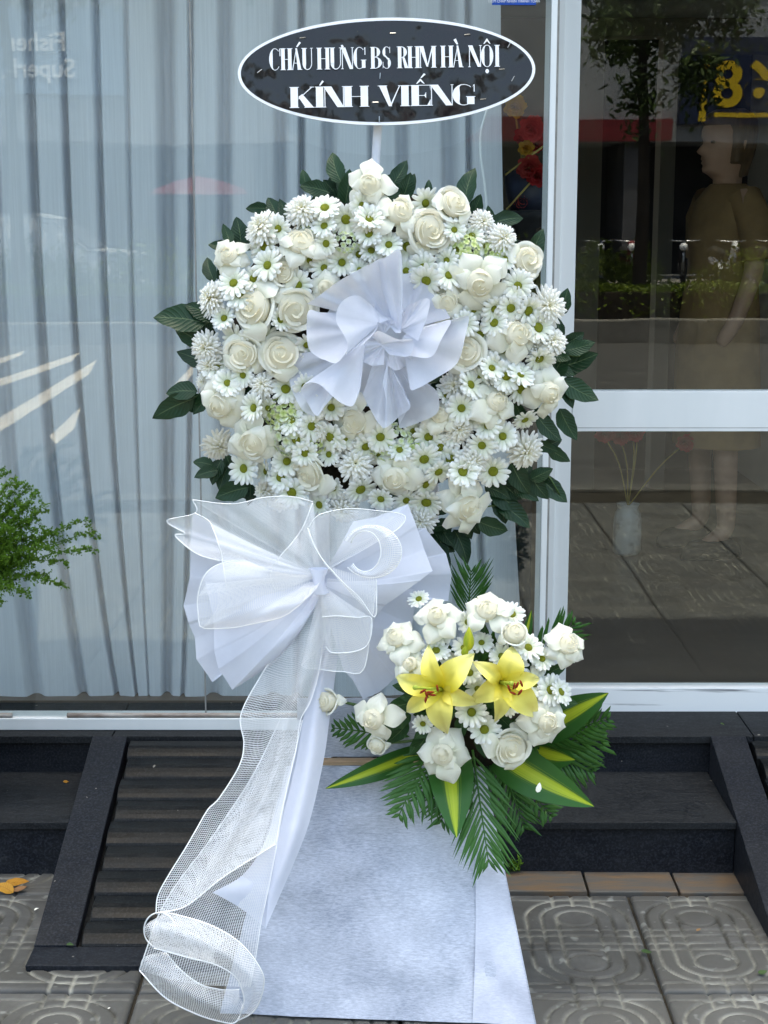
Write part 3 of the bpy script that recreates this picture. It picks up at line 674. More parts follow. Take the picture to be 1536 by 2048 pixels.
# white car on the far carriageway
MT['car'] = simple('white_car_paint', (0.72, 0.73, 0.74), (0.70, 0.71, 0.72), 3, 0.12, 0.6)
MT['carglass'] = simple('dark_car_glass', (0.012, 0.014, 0.016), (0.015, 0.016, 0.018), 3, 0.05, 0.7)
MT['tyre'] = simple('tyre_rubber', (0.018, 0.018, 0.018), (0.03, 0.03, 0.03), 20, 0.9, 0.2)
MT['lamp'] = simple('headlight_lens', (0.75, 0.76, 0.78), (0.6, 0.6, 0.62), 20, 0.08, 0.8)
def car(cx, cyy):
    e = empty('parked_car', (cx, cyy, -0.13), label='white car beyond the hedge, mirrored faintly in the left window', cat='car')
    prof = [(-2.25, .35), (-2.28, .8), (-2.15, 1.05), (-1.95, 1.12), (-1.55, 1.62), (-1.2, 1.74), (0.1, 1.74), (0.45, 1.66), (1.05, 1.16), (1.9, 1.06), (2.2, .93), (2.27, .6), (2.2, .33)]
    S = []
    for k, (yy, tuck) in enumerate(((-0.92, .10), (-0.95, .0), (0.95, .0), (0.92, .10))):
        S.append([(x * (1 - (.02 if k in (0, 3) else 0)), yy * (0.80 if z > 1.2 else 1.0), z - (0.03 if k in (0, 3) else 0)) for x, z in prof])
    mb = MB(); mb.grid(np.array(S)); n0 = len(prof)
    mb.f.append(tuple(range(n0))); mb.f.append(tuple(3 * n0 + i for i in range(n0))[::-1])
    b = mb.build('body', MT['car'], e, True); md = b.modifiers.new('edge', 'EDGE_SPLIT'); md.split_angle = R(40)
    for s_ in (-1, 1):
        for a, c in (((-1.42, 1.18), (-0.1, 1.18)), ((0.0, 1.18), (0.9, 1.18))):
            x0, x1 = a[0], c[0]; zt = 1.60
            xt0, xt1 = (x0 + 0.25, x1) if x0 < -1 else (x0, x1 - 0.5)
            ob('side_window', me('side_window', [(x0, s_ * .775, 1.2), (x1, s_ * .775, 1.2), (xt1, s_ * .772, zt), (xt0, s_ * .772, zt)], [(0, 1, 2, 3)], MT['carglass']), e)
    ob('windscreen', me('windscreen', [(1.05, -.7, 1.19), (1.05, .7, 1.19), (.52, .62, 1.66), (.52, -.62, 1.66)], [(0, 1, 2, 3)], MT['carglass']), e)
    for x in (-1.4, 1.4):
        for s_ in (-1, 1):
            t_ = MB(); t_.lathe([(0.02, -.11), (.33, -.11), (.36, -.07), (.36, .07), (.33, .11), (.02, .11)], 20)
            wv = t_.build('wheel', MT['tyre'], e, True); wv.rotation_euler = (R(90), 0, 0); wv.location = (x, s_ * 0.88, 0.36)
            t_ = MB(); t_.lathe([(0.02, -.02), (.2, -.02), (.22, .0), (.2, .02), (.02, .02)], 12); t_.build('rim', MT['steel'], wv, True).location = (0, 0, -s_ * .1)
    for s_ in (-.65, .65):
        t_ = MB(); t_.box(2.1, 2.26, s_ - .2, s_ + .2, .78, .96); t_.build('headlight', MT['lamp'], e)
car(-5.7, -21.6)
# motorbikes parked across the street
def motorbike(x, y, rz, mat, label):
    e = empty('motorbike', (x, y, 0), label=label, cat='motorbike', group='motorbikes parked across the street'); e.rotation_euler = (0, 0, rz)
    for wx in (-.6, .6):
        t_ = MB(); n_ = 20
        t_.tube([(wx + .25 * math.cos(a), 0, .28 + .25 * math.sin(a)) for a in np.linspace(0, 2 * math.pi, n_)], .045, 6, False); t_.build('wheel', MT['tyre'], e, True)
    t_ = MB(); t_.tube(spline([(-.75, 0, .62), (-.4, 0, .55), (0, 0, .36), (.3, 0, .45), (.5, 0, .85), (.47, 0, 1.0)], 14), [.05, .10, .12, .12, .13, .14, .14, .13, .11, .1, .09, .08, .08, .06], 8); t_.build('body', mat, e, True)
    t_ = MB(); t_.tube(spline([(-.8, 0, .74), (-.4, 0, .76), (0, 0, .70)], 8), [.06, .11, .13, .13, .12, .12, .1, .05], 8); t_.build('seat', MT['tyre'], e, True)
    t_ = MB(); t_.tube(spline([(.36, -.34, 1.02), (.48, -.15, 1.0), (.48, .15, 1.0), (.36, .34, 1.02)], 10), .016, 6); t_.tube([(.6, 0, .3), (.48, 0, 1.0)], .03, 6); t_.build('handlebar', MT['steel'], e, True)
    t_ = MB(); t_.lathe([(0.01, .05), (.06, .04), (.09, 0), (.06, -.05), (0.01, -.06)], 12); o = t_.build('headlight', MT['lamp'], e, True); o.location = (.56, 0, .88); o.rotation_euler = (0, R(80), 0)
for i, (x, c) in enumerate(((2.4, 'red'), (3.3, 'far_dark'), (4.6, 'navy'), (5.4, 'red'), (6.6, 'far_dark'), (7.5, 'car'), (8.4, 'navy'))):
    motorbike(x, -30.2 - 0.2 * (i % 2), R(90 + 14 * math.sin(i * 2.1)), MT[c], ORD[i] + ' parked motorbike from the left in the row mirrored in the glass door')

# ================================================================== INSIDE THE SHOP
MT['skin'] = simple('skin', (0.52, 0.31, 0.21), (0.47, 0.28, 0.19), 30, 0.55, 0.4)
MT['trouser'] = simple('dark_trousers', (0.05, 0.045, 0.05), (0.07, 0.06, 0.06), 9, 0.85, 0.2)
MT['shirt'] = simple('brown_cloth', (0.34, 0.21, 0.09), (0.26, 0.16, 0.07), 9, 0.85, 0.2, 0.2, 40)
MT['hair'] = simple('dark_hair', (0.10, 0.06, 0.03), (0.16, 0.09, 0.04), 60, 0.5, 0.4, 0.5, 120, stretch=(1, 1, .3))
def skin_obj(name, verts, edges, radii, mat, parent, sub=2):
    m = bpy.data.meshes.new(name); m.from_pydata(verts, edges, []); o = bpy.data.objects.new(name, m); COL.objects.link(o)
    o.modifiers.new('skin', 'SKIN'); sl = m.skin_vertices[0].data
    for i, r_ in enumerate(radii): sl[i].radius = r_ if hasattr(r_, '__len__') else (r_, r_)
    sl[0].use_root = True
    s_ = o.modifiers.new('sub', 'SUBSURF'); s_.levels = sub; s_.render_levels = sub
    dg = bpy.context.evaluated_depsgraph_get(); m2 = bpy.data.meshes.new_from_object(o.evaluated_get(dg)); m2.name = name
    bpy.data.objects.remove(o); m2.materials.clear(); m2.materials.append(mat); m2.polygons.foreach_set('use_smooth', [True] * len(m2.polygons))
    r_ = bpy.data.objects.new(name, m2); COL.objects.link(r_); r_.parent = parent; return r_
YPN = 2.0
px_ = PX(1445, YPN, 1.4)
pe = empty('person', (px_, YPN, ZP + 0.005), label='person in a brown top standing inside behind the glass door, looking left', cat='person')
# local: faces -x, z up, y is left-right
V = [(0, 0, .95), (0.0, 0, 1.12), (0.01, 0, 1.30), (0.015, 0, 1.40), (0.005, 0, 1.455),
     (0.0, .10, .88), (-.01, .11, .50), (0.02, .115, .10), (-.10, .13, .035),
     (0.0, -.10, .88), (-.02, -.11, .50), (0.0, -.115, .10), (-.12, -.13, .035),
     (.01, .15, 1.37), (.03, .21, 1.12), (-.02, .215, .90), (-.07, .21, .80),
     (.01, -.15, 1.37), (.02, -.21, 1.12), (-.05, -.20, .92), (-.11, -.19, .83)]
E = [(0, 1), (1, 2), (2, 3), (3, 4), (0, 5), (5, 6), (6, 7), (7, 8), (0, 9), (9, 10), (10, 11), (11, 12), (2, 13), (13, 14), (14, 15), (15, 16), (2, 17), (17, 18), (18, 19), (19, 20)]
Rr = [(.13, .15), (.10, .125), (.105, .15), (.052, .055), (.048, .05), .08, .055, .038, .03, .08, .055, .038, .03, .052, .04, .031, .028, .052, .04, .031, .028]
bd = skin_obj('body', V, E, Rr, MT['skin'], pe)
HEAD = [(1.40, .045, .062, .052, 0), (1.445, .046, .064, .052, 0), (1.462, .070, .064, .054, 0), (1.474, .096, .066, .056, 0), (1.486, .099, .068, .060, 0), (1.498, .094, .072, .063, 0), (1.507, .103, .075, .065, 0), (1.514, .097, .077, .066, 0), (1.521, .104, .080, .067, 0),
        (1.532, .099, .085, .069, .004), (1.540, .100, .088, .070, .022), (1.549, .100, .090, .071, .029), (1.562, .098, .093, .073, .020), (1.577, .092, .096, .074, .010), (1.588, .092, .098, .075, .004), (1.602, .102, .099, .076, .002), (1.625, .102, .100, .077, 0), (1.65, .092, .096, .072, 0), (1.672, .068, .078, .056, 0), (1.688, .032, .040, .03, 0), (1.692, .004, .004, .004, 0)]
def head_rings(off=0.0, hair=False):
    S = []
    for z, f_, b_, w_, ns in HEAD:
        row = []
        for p in np.linspace(0, 2 * math.pi, 40, endpoint=False):
            c, s_ = math.cos(p), math.sin(p)            # c = 1 is the face
            ang = math.atan2(s_, c)
            x = -(f_ * c if c > 0 else b_ * c) - ns * math.exp(-(ang / .22) ** 2); y = w_ * s_
            k = off
            if hair:                                     # hair stays outside the skull only on crown, sides and nape
                face = c > .25 and z < 1.632; low = z < 1.50 and c > -.45
                k = -.02 if (face or low or z < 1.46) else off * (1.25 if c < 0 else 1.0) * (1 + .12 * math.sin(7 * p))
            r_ = math.hypot(x, y) + 1e-6
            row.append((x * (1 + k / max(r_, .03)), y * (1 + k / max(r_, .03)), z + (k * .9 if z > 1.64 else 0)))
        S.append(row)
    return np.array(S)
hm = MB(); hm.grid(head_rings(), closed=True)
for s_ in (-1, 1): hm.tube([(.012, s_ * .070, 1.535), (.018, s_ * .082, 1.56), (.022, s_ * .084, 1.585), (.014, s_ * .076, 1.60)], [.006, .011, .013, .007], 8)
bb = bd.data; vv_ = [tuple(v.co) for v in bb.vertices] + hm.v; n0_ = len(bb.vertices); ff_ = [tuple(p.vertices) for p in bb.polygons] + [tuple(i + n0_ for i in f) for f in hm.f]
bd.data = me('body', vv_, ff_, MT['skin'], None, True)
for s_ in (-1, 1):
    em_ = MB(); em_.lathe([(.001, .006), (.007, .005), (.011, 0), (.007, -.005), (.001, -.006)], 10); eo_ = em_.build('eye', MT['hair'], pe, True); eo_.location = (-.079, s_ * .034, 1.583)
tb = MB(); prof = [(.43, .16, .20, 0), (.60, .155, .195, 0), (.80, .15, .19, 0), (.95, .14, .18, 0), (1.1, .122, .155, 0), (1.25, .128, .178, .005), (1.36, .10, .19, .01), (1.41, .075, .12, .012), (1.43, .06, .075, .012)]
S = np.array([[(cx + a * math.cos(t) * (1 + .05 * math.sin(5 * t + z * 9) + .03 * math.sin(11 * t - z * 23)), b * math.sin(t) * (1 + .03 * math.sin(7 * t + z * 5)), z) for t in np.linspace(0, 2 * math.pi, 32, endpoint=False)] for z, a, b, cx in prof])
tb.grid(S, closed=True)
for s_ in (-1, 1): tb.tube([(.01, s_ * .12, 1.37), (.015, s_ * .19, 1.30), (.03, s_ * .215, 1.15)], [.07, .066, .062], 14, False)
ob('dress', tb.mesh('dress', MT['shirt'], True), pe)
hb = MB(); hb.grid(head_rings(.016, True), closed=True); ob('hair', hb.mesh('hair', MT['hair'], True), pe)
pe.rotation_euler = (0, 0, R(18))

for k_, (x_, y_) in enumerate(((-.045, .125), (-.07, -.125))):
    sh = MB(); S_ = np.array([[(x_ + .13 * c_[0] * math.cos(a_), y_ + .046 * c_[0] * math.sin(a_), c_[1]) for a_ in np.linspace(0, 2 * math.pi, 18, endpoint=False)] for c_ in ((.0, .0), (1, .0), (1.04, .012), (.98, .04), (.7, .07), (.0, .075))]); sh.grid(S_, closed=True); sh.build('shoe', MT['tyre'], pe, True)
# white vase with red flowers on the shop floor
MT['vase'] = simple('white_stoneware', (0.50, 0.50, 0.48), (0.34, 0.33, 0.31), 16, 0.35, 0.5, contrast=(0.5, 0.62))
MT['redflower'] = petal_mat('red_blossom_petal', (0.38, 0.008, 0.02), (0.55, 0.015, 0.03), 0.25)
MT['redflower'].node_tree  # procedural
MT['yelflower'] = petal_mat('yellow_blossom_petal', (0.6, 0.30, 0.01), (0.75, 0.42, 0.015), 0.25)
MT['straw'] = simple('dry_stem', (0.45, 0.36, 0.12), (0.35, 0.27, 0.09), 30, 0.7, 0.2)
MT['pot'] = simple('dark_pot', (0.02, 0.03, 0.06), (0.03, 0.035, 0.06), 10, 0.4, 0.4)
def blossom(name, c, r_, mat, par, npet=26, cup=0.5):
    mb = MB()
    for k in range(npet):
        a = k * 2.39996; el = 0.15 + 1.25 * (k / npet)
        d = np.array([math.cos(a) * math.sin(el), -math.cos(el), math.sin(a) * math.sin(el)]); sd = np.cross(d, [0.2, 1, 0.3]); sd /= np.linalg.norm(sd)
        c_ = np.asarray(c)
        S = np.array([[c_ + d * r_ * s_ + sd * w_ * r_ * 0.42 * math.sin(math.pi * min(1, .15 + .75 * s_)) + np.array([0, -.2 * r_ * abs(w_) * s_, 0]) for w_ in (-1, 0, 1)] for s_ in (0.1, 0.45, 0.8, 1.0)])
        mb.grid(S)
    return part_of(mb.build(name, mat, smooth=True), par)
vb = P(1253, 1108, 1.93); vb[2] = ZP + 0.005
ve = empty('flower_vase', vb, label='white stoneware jar with red flowers on the floor behind the glass door', cat='vase')
mb = MB(); mb.lathe([(0.0, 0), (.045, 0), (.054, .012), (.056, .06), (.055, .14), (.050, .165), (.040, .182), (.042, .196), (.047, .202), (.040, .203), (.036, .185), (.045, .15)], 32); mb.build('jar', MT['vase'], ve, True)
for (x, y, r_) in ((1207, 866, .04), (1240, 870, .042), (1268, 862, .045), (1276, 845, .03), (1370, 884, .04)):
    c = P(x, y, 1.9); blossom('blossom', c, r_, MT['redflower'], ve)
    mb = MB(); b0 = np.array(vb) + [0, 0, .19]; mb.tube(spline([b0, (b0 * .5 + c * .5) + [0.01, 0, .03], c + np.array([0, .012, -.01])], 8), .003, 5); part_of(mb.build('stem', MT['straw'], smooth=True), ve)
# pot of red and yellow flowers on a dark pedestal beside the curtain
pp = P(1052, 420, 0.55)
pd = empty('pedestal', (pp[0], 0.55, ZP + .005), label='dark slim pedestal behind the window, beside the curtain edge', cat='pedestal')
mb = MB(); mb.lathe([(0, 0), (.10, 0), (.10, .02), (.035, .05), (.03, pp[2] - ZP - .06), (.09, pp[2] - ZP - .03), (.09, pp[2] - ZP - .006), (0, pp[2] - ZP - .006)], 24); mb.build('column', MT['room_dark'], pd, True)
fe = empty('flower_pot', (pp[0], 0.55, pp[2]), label='pot of red and yellow flowers behind the window near the white post', cat='flower pot')
mb = MB(); mb.lathe([(0, 0), (.045, 0), (.06, .05), (.065, .11), (.058, .11), (.05, .06), (0, .03)], 24); mb.build('pot', MT['pot'], fe, True)
for (x, y, r_, c) in ((1063, 258, .042, 'redflower'), (1046, 272, .03, 'redflower'), (1072, 288, .028, 'redflower'), (1058, 335, .04, 'redflower'), (1075, 352, .035, 'redflower'), (1030, 214, .036, 'yelflower'), (1052, 296, .026, 'yelflower'), (1046, 400, .03, 'redflower')):
    q = P(x, y, 0.5 + rnd.uniform(-.03, .03)); blossom('blossom', q, r_, MT[c], fe)
    mb = MB(); b0 = np.array([pp[0], .55, pp[2] + .06]); mb.tube(spline([b0, b0 * .5 + q * .5 + [0, .02, 0], q + np.array([0, .02, 0])], 8), .003, 5); part_of(mb.build('stem', MT['straw'], smooth=True), fe)
for a, b in (((1010, 350), (1090, 290)), ((1012, 420), (1092, 330))):
    mb = MB(); mb.tube([P(*a, .48), P(*b, .48)], .003, 5); part_of(mb.build('stem', MT['straw'], smooth=True), fe)

# ================================================================== DISPLAY STAND
YT = -1.07
stand = empty('display_stand', (0, 0, 0), label='wooden easel stand whose tilted front is covered with a thin white sheet', cat='stand')
bl, br = G(440, 2026, 0.003), G(1073, 2049, 0.003); tl, tr_ = P(575, 1531, YT), P(967, 1531, YT)
def quad_pt(u, v): return (bl * (1 - u) + br * u) * (1 - v) + (tl * (1 - u) + tr_ * u) * v
nrm = np.cross(br - bl, tl - bl); nrm /= np.linalg.norm(nrm)     # points to the viewer
if nrm[1] > 0: nrm = -nrm
us = np.linspace(0, 1, 40); vs_ = np.linspace(0, 1, 44)
wr = nrg.normal(size=(13, 11))
def bil(W, u, v):
    a, b = u * (W.shape[0] - 1.001), v * (W.shape[1] - 1.001); i, j = int(a), int(b); s_, t_ = a - i, b - j
    s_, t_ = s_ * s_ * (3 - 2 * s_), t_ * t_ * (3 - 2 * t_)
    return (W[i, j] * (1 - s_) + W[i + 1, j] * s_) * (1 - t_) + (W[i, j + 1] * (1 - s_) + W[i + 1, j + 1] * s_) * t_
S = np.array([[quad_pt(u, v) + nrm * (0.006 + 0.0034 * bil(wr, u, v)) for v in vs_] for u in us])
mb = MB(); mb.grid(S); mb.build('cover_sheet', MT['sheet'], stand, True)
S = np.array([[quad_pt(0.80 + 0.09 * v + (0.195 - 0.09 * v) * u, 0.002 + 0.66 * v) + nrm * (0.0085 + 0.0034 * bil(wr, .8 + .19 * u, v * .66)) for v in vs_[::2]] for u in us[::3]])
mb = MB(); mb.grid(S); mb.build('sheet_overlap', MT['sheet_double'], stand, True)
v8 = [quad_pt(u, v) - nrm * d for d in (0.004, 0.016) for u, v in ((0.03, 0.02), (0.97, 0.02), (0.97, 0.97), (0.03, 0.97))]
ob('front_panel', me('front_panel', v8, [(0, 1, 2, 3), (7, 6, 5, 4), (0, 4, 5, 1), (1, 5, 6, 2), (2, 6, 7, 3), (3, 7, 4, 0)], MT['wood']), stand)
zsf = tl[2]
box('shelf', (tl[0] + 0.01, tr_[0] - 0.01, YT - 0.006, -1.052, zsf + 0.002, zsf + 0.010), MT['wood'], stand, 0.001)
bpz = (zsf + 0.014, PZ(1395, -1.055)); mb = MB()
S = np.array([[(x, -1.058 + 0.003 * bil(wr, (x - tl[0]) / (tr_[0] - tl[0]) * .98, (z - bpz[0]) / (bpz[1] - bpz[0]) * .98), z) for z in np.linspace(*bpz, 10)] for x in np.linspace(tl[0] + 0.02, tr_[0] - 0.12, 24)])
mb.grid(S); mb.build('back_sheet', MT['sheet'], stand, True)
for x in (-0.13, 0.10):
    box('post', (x - 0.015, x + 0.015, -0.83, -0.80, 0.0, 1.55), MT['tape'], stand, 0.002)
box('foot', (-0.26, 0.26, -0.835, -0.796, 0.0002, 0.03), MT['wood'], stand, 0.002)
box('crossbar', (-0.2, 0.2, -0.795, -0.775, 1.2, 1.23), MT['tape'], stand, 0.002)
mb = MB(); mb.tube(spline([P(757, 232, -0.885), P(755, 262, -0.885), P(752, 310, -0.887), P(751, 352, -0.887), P(753, 420, -0.89), P(756, 470, -0.88)], 20), 00.0088, 10)
mb.build('sign_pole', MT['tape'], stand, True)

# ================================================================== OVAL NAME BOARD
YS = -0.905
ks = scl(YS, 145)
sb = empty('name_board', P(773, 144, YS), label='oval black board with white rim and white Vietnamese condolence lettering', cat='sign')
sb.rotation_euler = (R(-7), R(-0.9), 0)
AX, AZ = 297 * ks, 105.5 * ks
mb = MB(); n = 96
ring = lambda ax, az, y: [(ax * math.cos(2 * math.pi * j / n), y, az * math.sin(2 * math.pi * j / n)) for j in range(n)]
mb.grid(np.array([ring(AX - .012, AZ - .012, 0.0), ring(AX, AZ, 0.0), ring(AX, AZ, -0.005), ring(AX - 6.4 * ks, AZ - 6.4 * ks, -0.005)][::-1]), closed=True)
mb.f.append(tuple(range(3 * n, 4 * n)))
mb.build('rim', MT['white_print'], sb)
mb = MB(); W2 = nrg.normal(size=(17, 8)).clip(-1.4, 1.4); rows_ = []
for r_ in np.linspace(0, 1, 22):
    row = []
    for j in range(n):
        x, z = (AX - 6 * ks) * r_ * math.cos(2 * math.pi * j / n), (AZ - 6 * ks) * r_ * math.sin(2 * math.pi * j / n)
        row.append((x, -0.0053 - 0.0019 * (1 - r_ ** 6) * (0.6 + 0.6 * bil(W2, (x / AX + 1) / 2, (z / AZ + 1) / 2)), z))
    rows_.append(row)
mb.grid(np.array(rows_)[::-1], closed=True); mb.build('vinyl_face', MT['vinyl'], sb, True)

def arc(cx, cy, rx, ry, a0, a1, thick, thin, side, m=22):
    """contrast stroke: thick on the given sides ('l','r','lr')"""
    out, inn = [], []
    for a in np.linspace(R(a0), R(a1), m):
        c, s = math.cos(a), math.sin(a)
        k = max(0, -c) if side == 'l' else max(0, c) if side == 'r' else abs(c)
        th = thin + (thick - thin) * k ** 1.1
        out.append((cx + rx * c, cy + ry * s)); inn.append((cx + (rx - th) * c, cy + (ry - thin) * s))
    return [[out[i], out[i + 1], inn[i + 1], inn[i]] for i in range(m - 1)]
def rc(x0, y0, x1, y1): return [[(x0, y0), (x1, y0), (x1, y1), (x0, y1)]]
def glyph(ch, w, T, t, s):
    L = []
    def stem(x0, x1, a=0.0, b=1.0, top=True, bot=True):
        L.extend(rc(x0, a, x1, b))
        if top: L.extend(rc(x0 - s, b - t, x1 + s, b))
        if bot: L.extend(rc(x0 - s, a, x1 + s, a + t))
    base = {'Á': 'A', 'À': 'A', 'Ư': 'U', 'Ộ': 'O', 'Í': 'I', 'Ế': 'E'}.get(ch, ch)
    if base == 'C' or base == 'G':
        L.extend(arc(w / 2, .5, w / 2, .51, 48, 318 if base == 'C' else 300, T, t, 'l')); L.extend(rc(w - t * 1.6, .64, w - t * .2, .99))
        L.append([(w - t * 1.6, .99), (w - t * .2, .99), (w - t * 3.5, .86)])
        if base == 'G': stem(w - T * 1.05, w - T * .05, .04, .42, True, False)
    elif base == 'O': L.extend(arc(w / 2, .5, w / 2, .51, 0, 360, T, t, 'lr', 40))
    elif base == 'H': stem(s, s + T); stem(w - s - T, w - s); L.extend(rc(s + T, .48, w - s - T, .48 + t))
    elif base == 'I': stem((w - T) / 2, (w + T) / 2)
    elif base == 'U':
        stem(s, s + T, .28, 1, True, False); L.extend(rc(w - s - t * 1.4, .28, w - s, 1)); L.extend(rc(w - s - t * 1.4 - s, 1 - t, w, 1))
        L.extend(arc(w / 2, .30, w / 2 - s, .31, 180, 360, T, t * 1.4, 'l'))
    elif base == 'A':
        L.append([(s, 0), (s + t * 1.5, 0), (w * .52, .98), (w * .46, .98)]); L.append([(w - s - T, 0), (w - s, 0), (w * .55, 1.0), (w * .40, 1.0)])
        L.extend(rc(w * .26, .30, w * .66, .30 + t)); L.extend(rc(0, 0, s * 2.2, t)); L.extend(rc(w - s * 1.2 - T, 0, w, t))
    elif base == 'V':
        L.append([(s, 1), (s + T, 1), (w * .60, .0), (w * .46, .0)]); L.append([(w * .50, .02), (w * .57, .02), (w - s, 1), (w - s - t * 1.5, 1)])
        L.extend(rc(0, 1 - t, s + T + s, 1)); L.extend(rc(w - 3 * s, 1 - t, w, 1))
    elif base == 'N':
        L.extend(rc(s, 0, s + t * 1.4, 1)); L.extend(rc(0, 0, 2.6 * s, t)); L.extend(rc(w - s - t * 1.4, 0, w - s, 1)); L.extend(rc(w - 2.8 * s, 1 - t, w, 1))
        L.append([(0, 1), (s + T * .95, 1), (w - s, 0), (w - s - T * .9, 0)])
    elif base == 'M':
        L.extend(rc(s, 0, s + t * 1.4, 1)); L.extend(rc(0, 0, 2.6 * s, t)); stem(w - s - T, w - s)
        L.append([(0, 1), (s + T, 1), (w * .52, .05), (w * .42, .05)]); L.append([(w * .44, .05), (w * .50, .05), (w - s - T * .6, 1), (w - s - T, 1)])
    elif base == 'B':
        stem(s, s + T); 
        L.extend(arc(s + T * .9, .76, w * .86 - s - T * .9, .24, -90, 90, T * .95, t, 'r')); L.extend(arc(s + T * .9, .27, w - s - T * .9, .27, -90, 90, T, t, 'r'))
    elif base == 'R':
        stem(s, s + T); L.extend(arc(s + T * .9, .74, w * .88 - s - T * .9, .26, -90, 90, T * .95, t, 'r'))
        L.append([(w * .48, .49), (w * .66, .50), (w, 0), (w - T * 1.05, 0)]); L.extend(rc(w - T, 0, w + s, t))
    elif base == 'S':
        L.extend(arc(w * .5, .75, w * .46, .26, 38, 215, T * .8, t, 'l')); L.extend(arc(w * .5, .25, w * .48, .26, 215, 395, T * .85, t, 'r'))
        L.append([(w * .06, .66), (w * .36, .62), (w * .95, .34), (w * .62, .40)]); L.append([(w * .10, .62), (w * .20, .56), (w * .9, .40), (w * .80, .46)])
        L.extend(rc(w * .84, .70, w * .90, .99)); L.extend(rc(w * .06, .01, w * .12, .30))
    elif base == 'K':
        stem(s, s + T); L.append([(s + T, .42), (s + T + t * 2, .42), (w - s, 1), (w - s - t * 2, 1)]); L.append([(s + T * 1.05, .52), (s + T * 1.6, .66), (w, 0), (w - T * 1.15, 0)])
        L.extend(rc(w - 4 * s, 1 - t, w, 1)); L.extend(rc(w - T * 1.3, 0, w + s * .5, t))
    elif base == 'E':
        stem(s, s + T); L.extend(rc(s + T, 1 - t, w, 1)); L.extend(rc(s + T, 0, w, t)); L.extend(rc(s + T, .48, w * .78, .48 + t))
        L.append([(w - t * 1.4, 1), (w, 1), (w, .70)]); L.append([(w, 0), (w, .32), (w - T * .5, 0)]); L.append([(w * .78, .36), (w * .78, .66), (w * .68, .5)])
    c = w * .5
    if ch in 'ÁÍ': L.append([(c - .02, 1.06), (c + .05, 1.05), (c + .22, 1.24), (c + .14, 1.30)])
    if ch == 'À': L.append([(c - .05, 1.05), (c + .03, 1.06), (c - .08, 1.33), (c - .20, 1.27)])
    if ch in 'ỘẾ':
        k = 1.0 if ch == 'Ộ' else 1.25
        L.append([(c - .17 * k, 1.06), (c - .12 * k, 1.06), (c + .03, 1.21), (c, 1.31), (c - .03, 1.28)]); L.append([(c + .17 * k, 1.06), (c + .12 * k, 1.06), (c - .0, 1.19), (c, 1.31), (c + .03, 1.28)])
    if ch == 'Ế': L.append([(c + .0, 1.34), (c + .06, 1.33), (c + .26, 1.50), (c + .18, 1.56)])
    if ch == 'Ộ': L.append([(c + .085 * math.cos(a), -.20 + .10 * math.sin(a)) for a in np.linspace(0, 2 * math.pi, 14, endpoint=False)])
    if ch == 'Ư': L.append([(w - s - .02, .88), (w + .04, .93), (w + .10, 1.04), (w + .04, 1.12), (w - .04, 1.10), (w - .01, 1.0)])
    return L
def lettering(name, items, y0, cap, T, t, s):
    """items: (char, x0, x1) in photo pixels, y0 baseline row, cap height in pixels"""
    mb = MB(); i = 0
    for ch, x0, x1 in items:
        wv = (x1 - x0) / cap
        for poly in glyph(ch, wv, T, t, s):
            y = -0.0088 - 0.00004 * (i % 24); i += 1
            pts = [((x0 - 773 + px * cap) * ks, y, (144 - y0 + pz * cap) * ks) for px, pz in poly]
            a = sum(pts[k][0] * pts[(k + 1) % len(pts)][2] - pts[(k + 1) % len(pts)][0] * pts[k][2] for k in range(len(pts)))
            mb.add(pts if a > 0 else pts[::-1], [tuple(range(len(pts)))])
    mb.build(name, MT['white_print'], sb)
z2 = lambda v: 520 + v / 3.072
lettering('lettering', [(c, z2(a), z2(b)) for c, a, b in (('C', 60, 130), ('H', 128, 203), ('Á', 194, 262), ('U', 258, 328), ('H', 350, 433), ('Ư', 430, 505), ('N', 500, 578), ('G', 575, 650), ('B', 678, 750),
          ('S', 752, 806), ('R', 842, 912), ('H', 905, 985), ('M', 978, 1085), ('H', 1108, 1190), ('À', 1180, 1250), ('N', 1278, 1362), ('Ộ', 1356, 1432), ('I', 1430, 1482))], 139, 42.5, .168, .026, .045)
lettering('lettering', [(c, z2(a), z2(b)) for c, a, b in (('K', 180, 330), ('Í', 318, 412), ('N', 388, 520), ('H', 510, 668), ('V', 722, 866), ('I', 842, 934), ('Ế', 922, 1045), ('N', 1042, 1186), ('G', 1180, 1316))], 213.5, 41, .36, .03, .05)
for (x, y, a) in ((607, 76, 5), (787, 70, 0), (935, 75, 5), (520, 140, 35), (757, 198 + 40, 90), (1018, 97, 60), (1003, 144, 5), (965, 202, 5), (750, 205, 0), (1025, 163, 60), (760, 153, 85)):
    mb = MB(); ln = 5.5 * ks; c_, s_ = math.cos(R(a)), math.sin(R(a)); o_ = np.array([(x - 773) * ks, -0.0088, (144 - y) * ks]); d_ = np.array([c_ * ln, 0, s_ * ln])
    mb.tube([o_ - d_ + [0, .004, 0], o_ - d_, o_ + d_, o_ + d_ + [0, .004, 0]], 0.0008, 5); mb.build('staple', MT['steel'], sb)

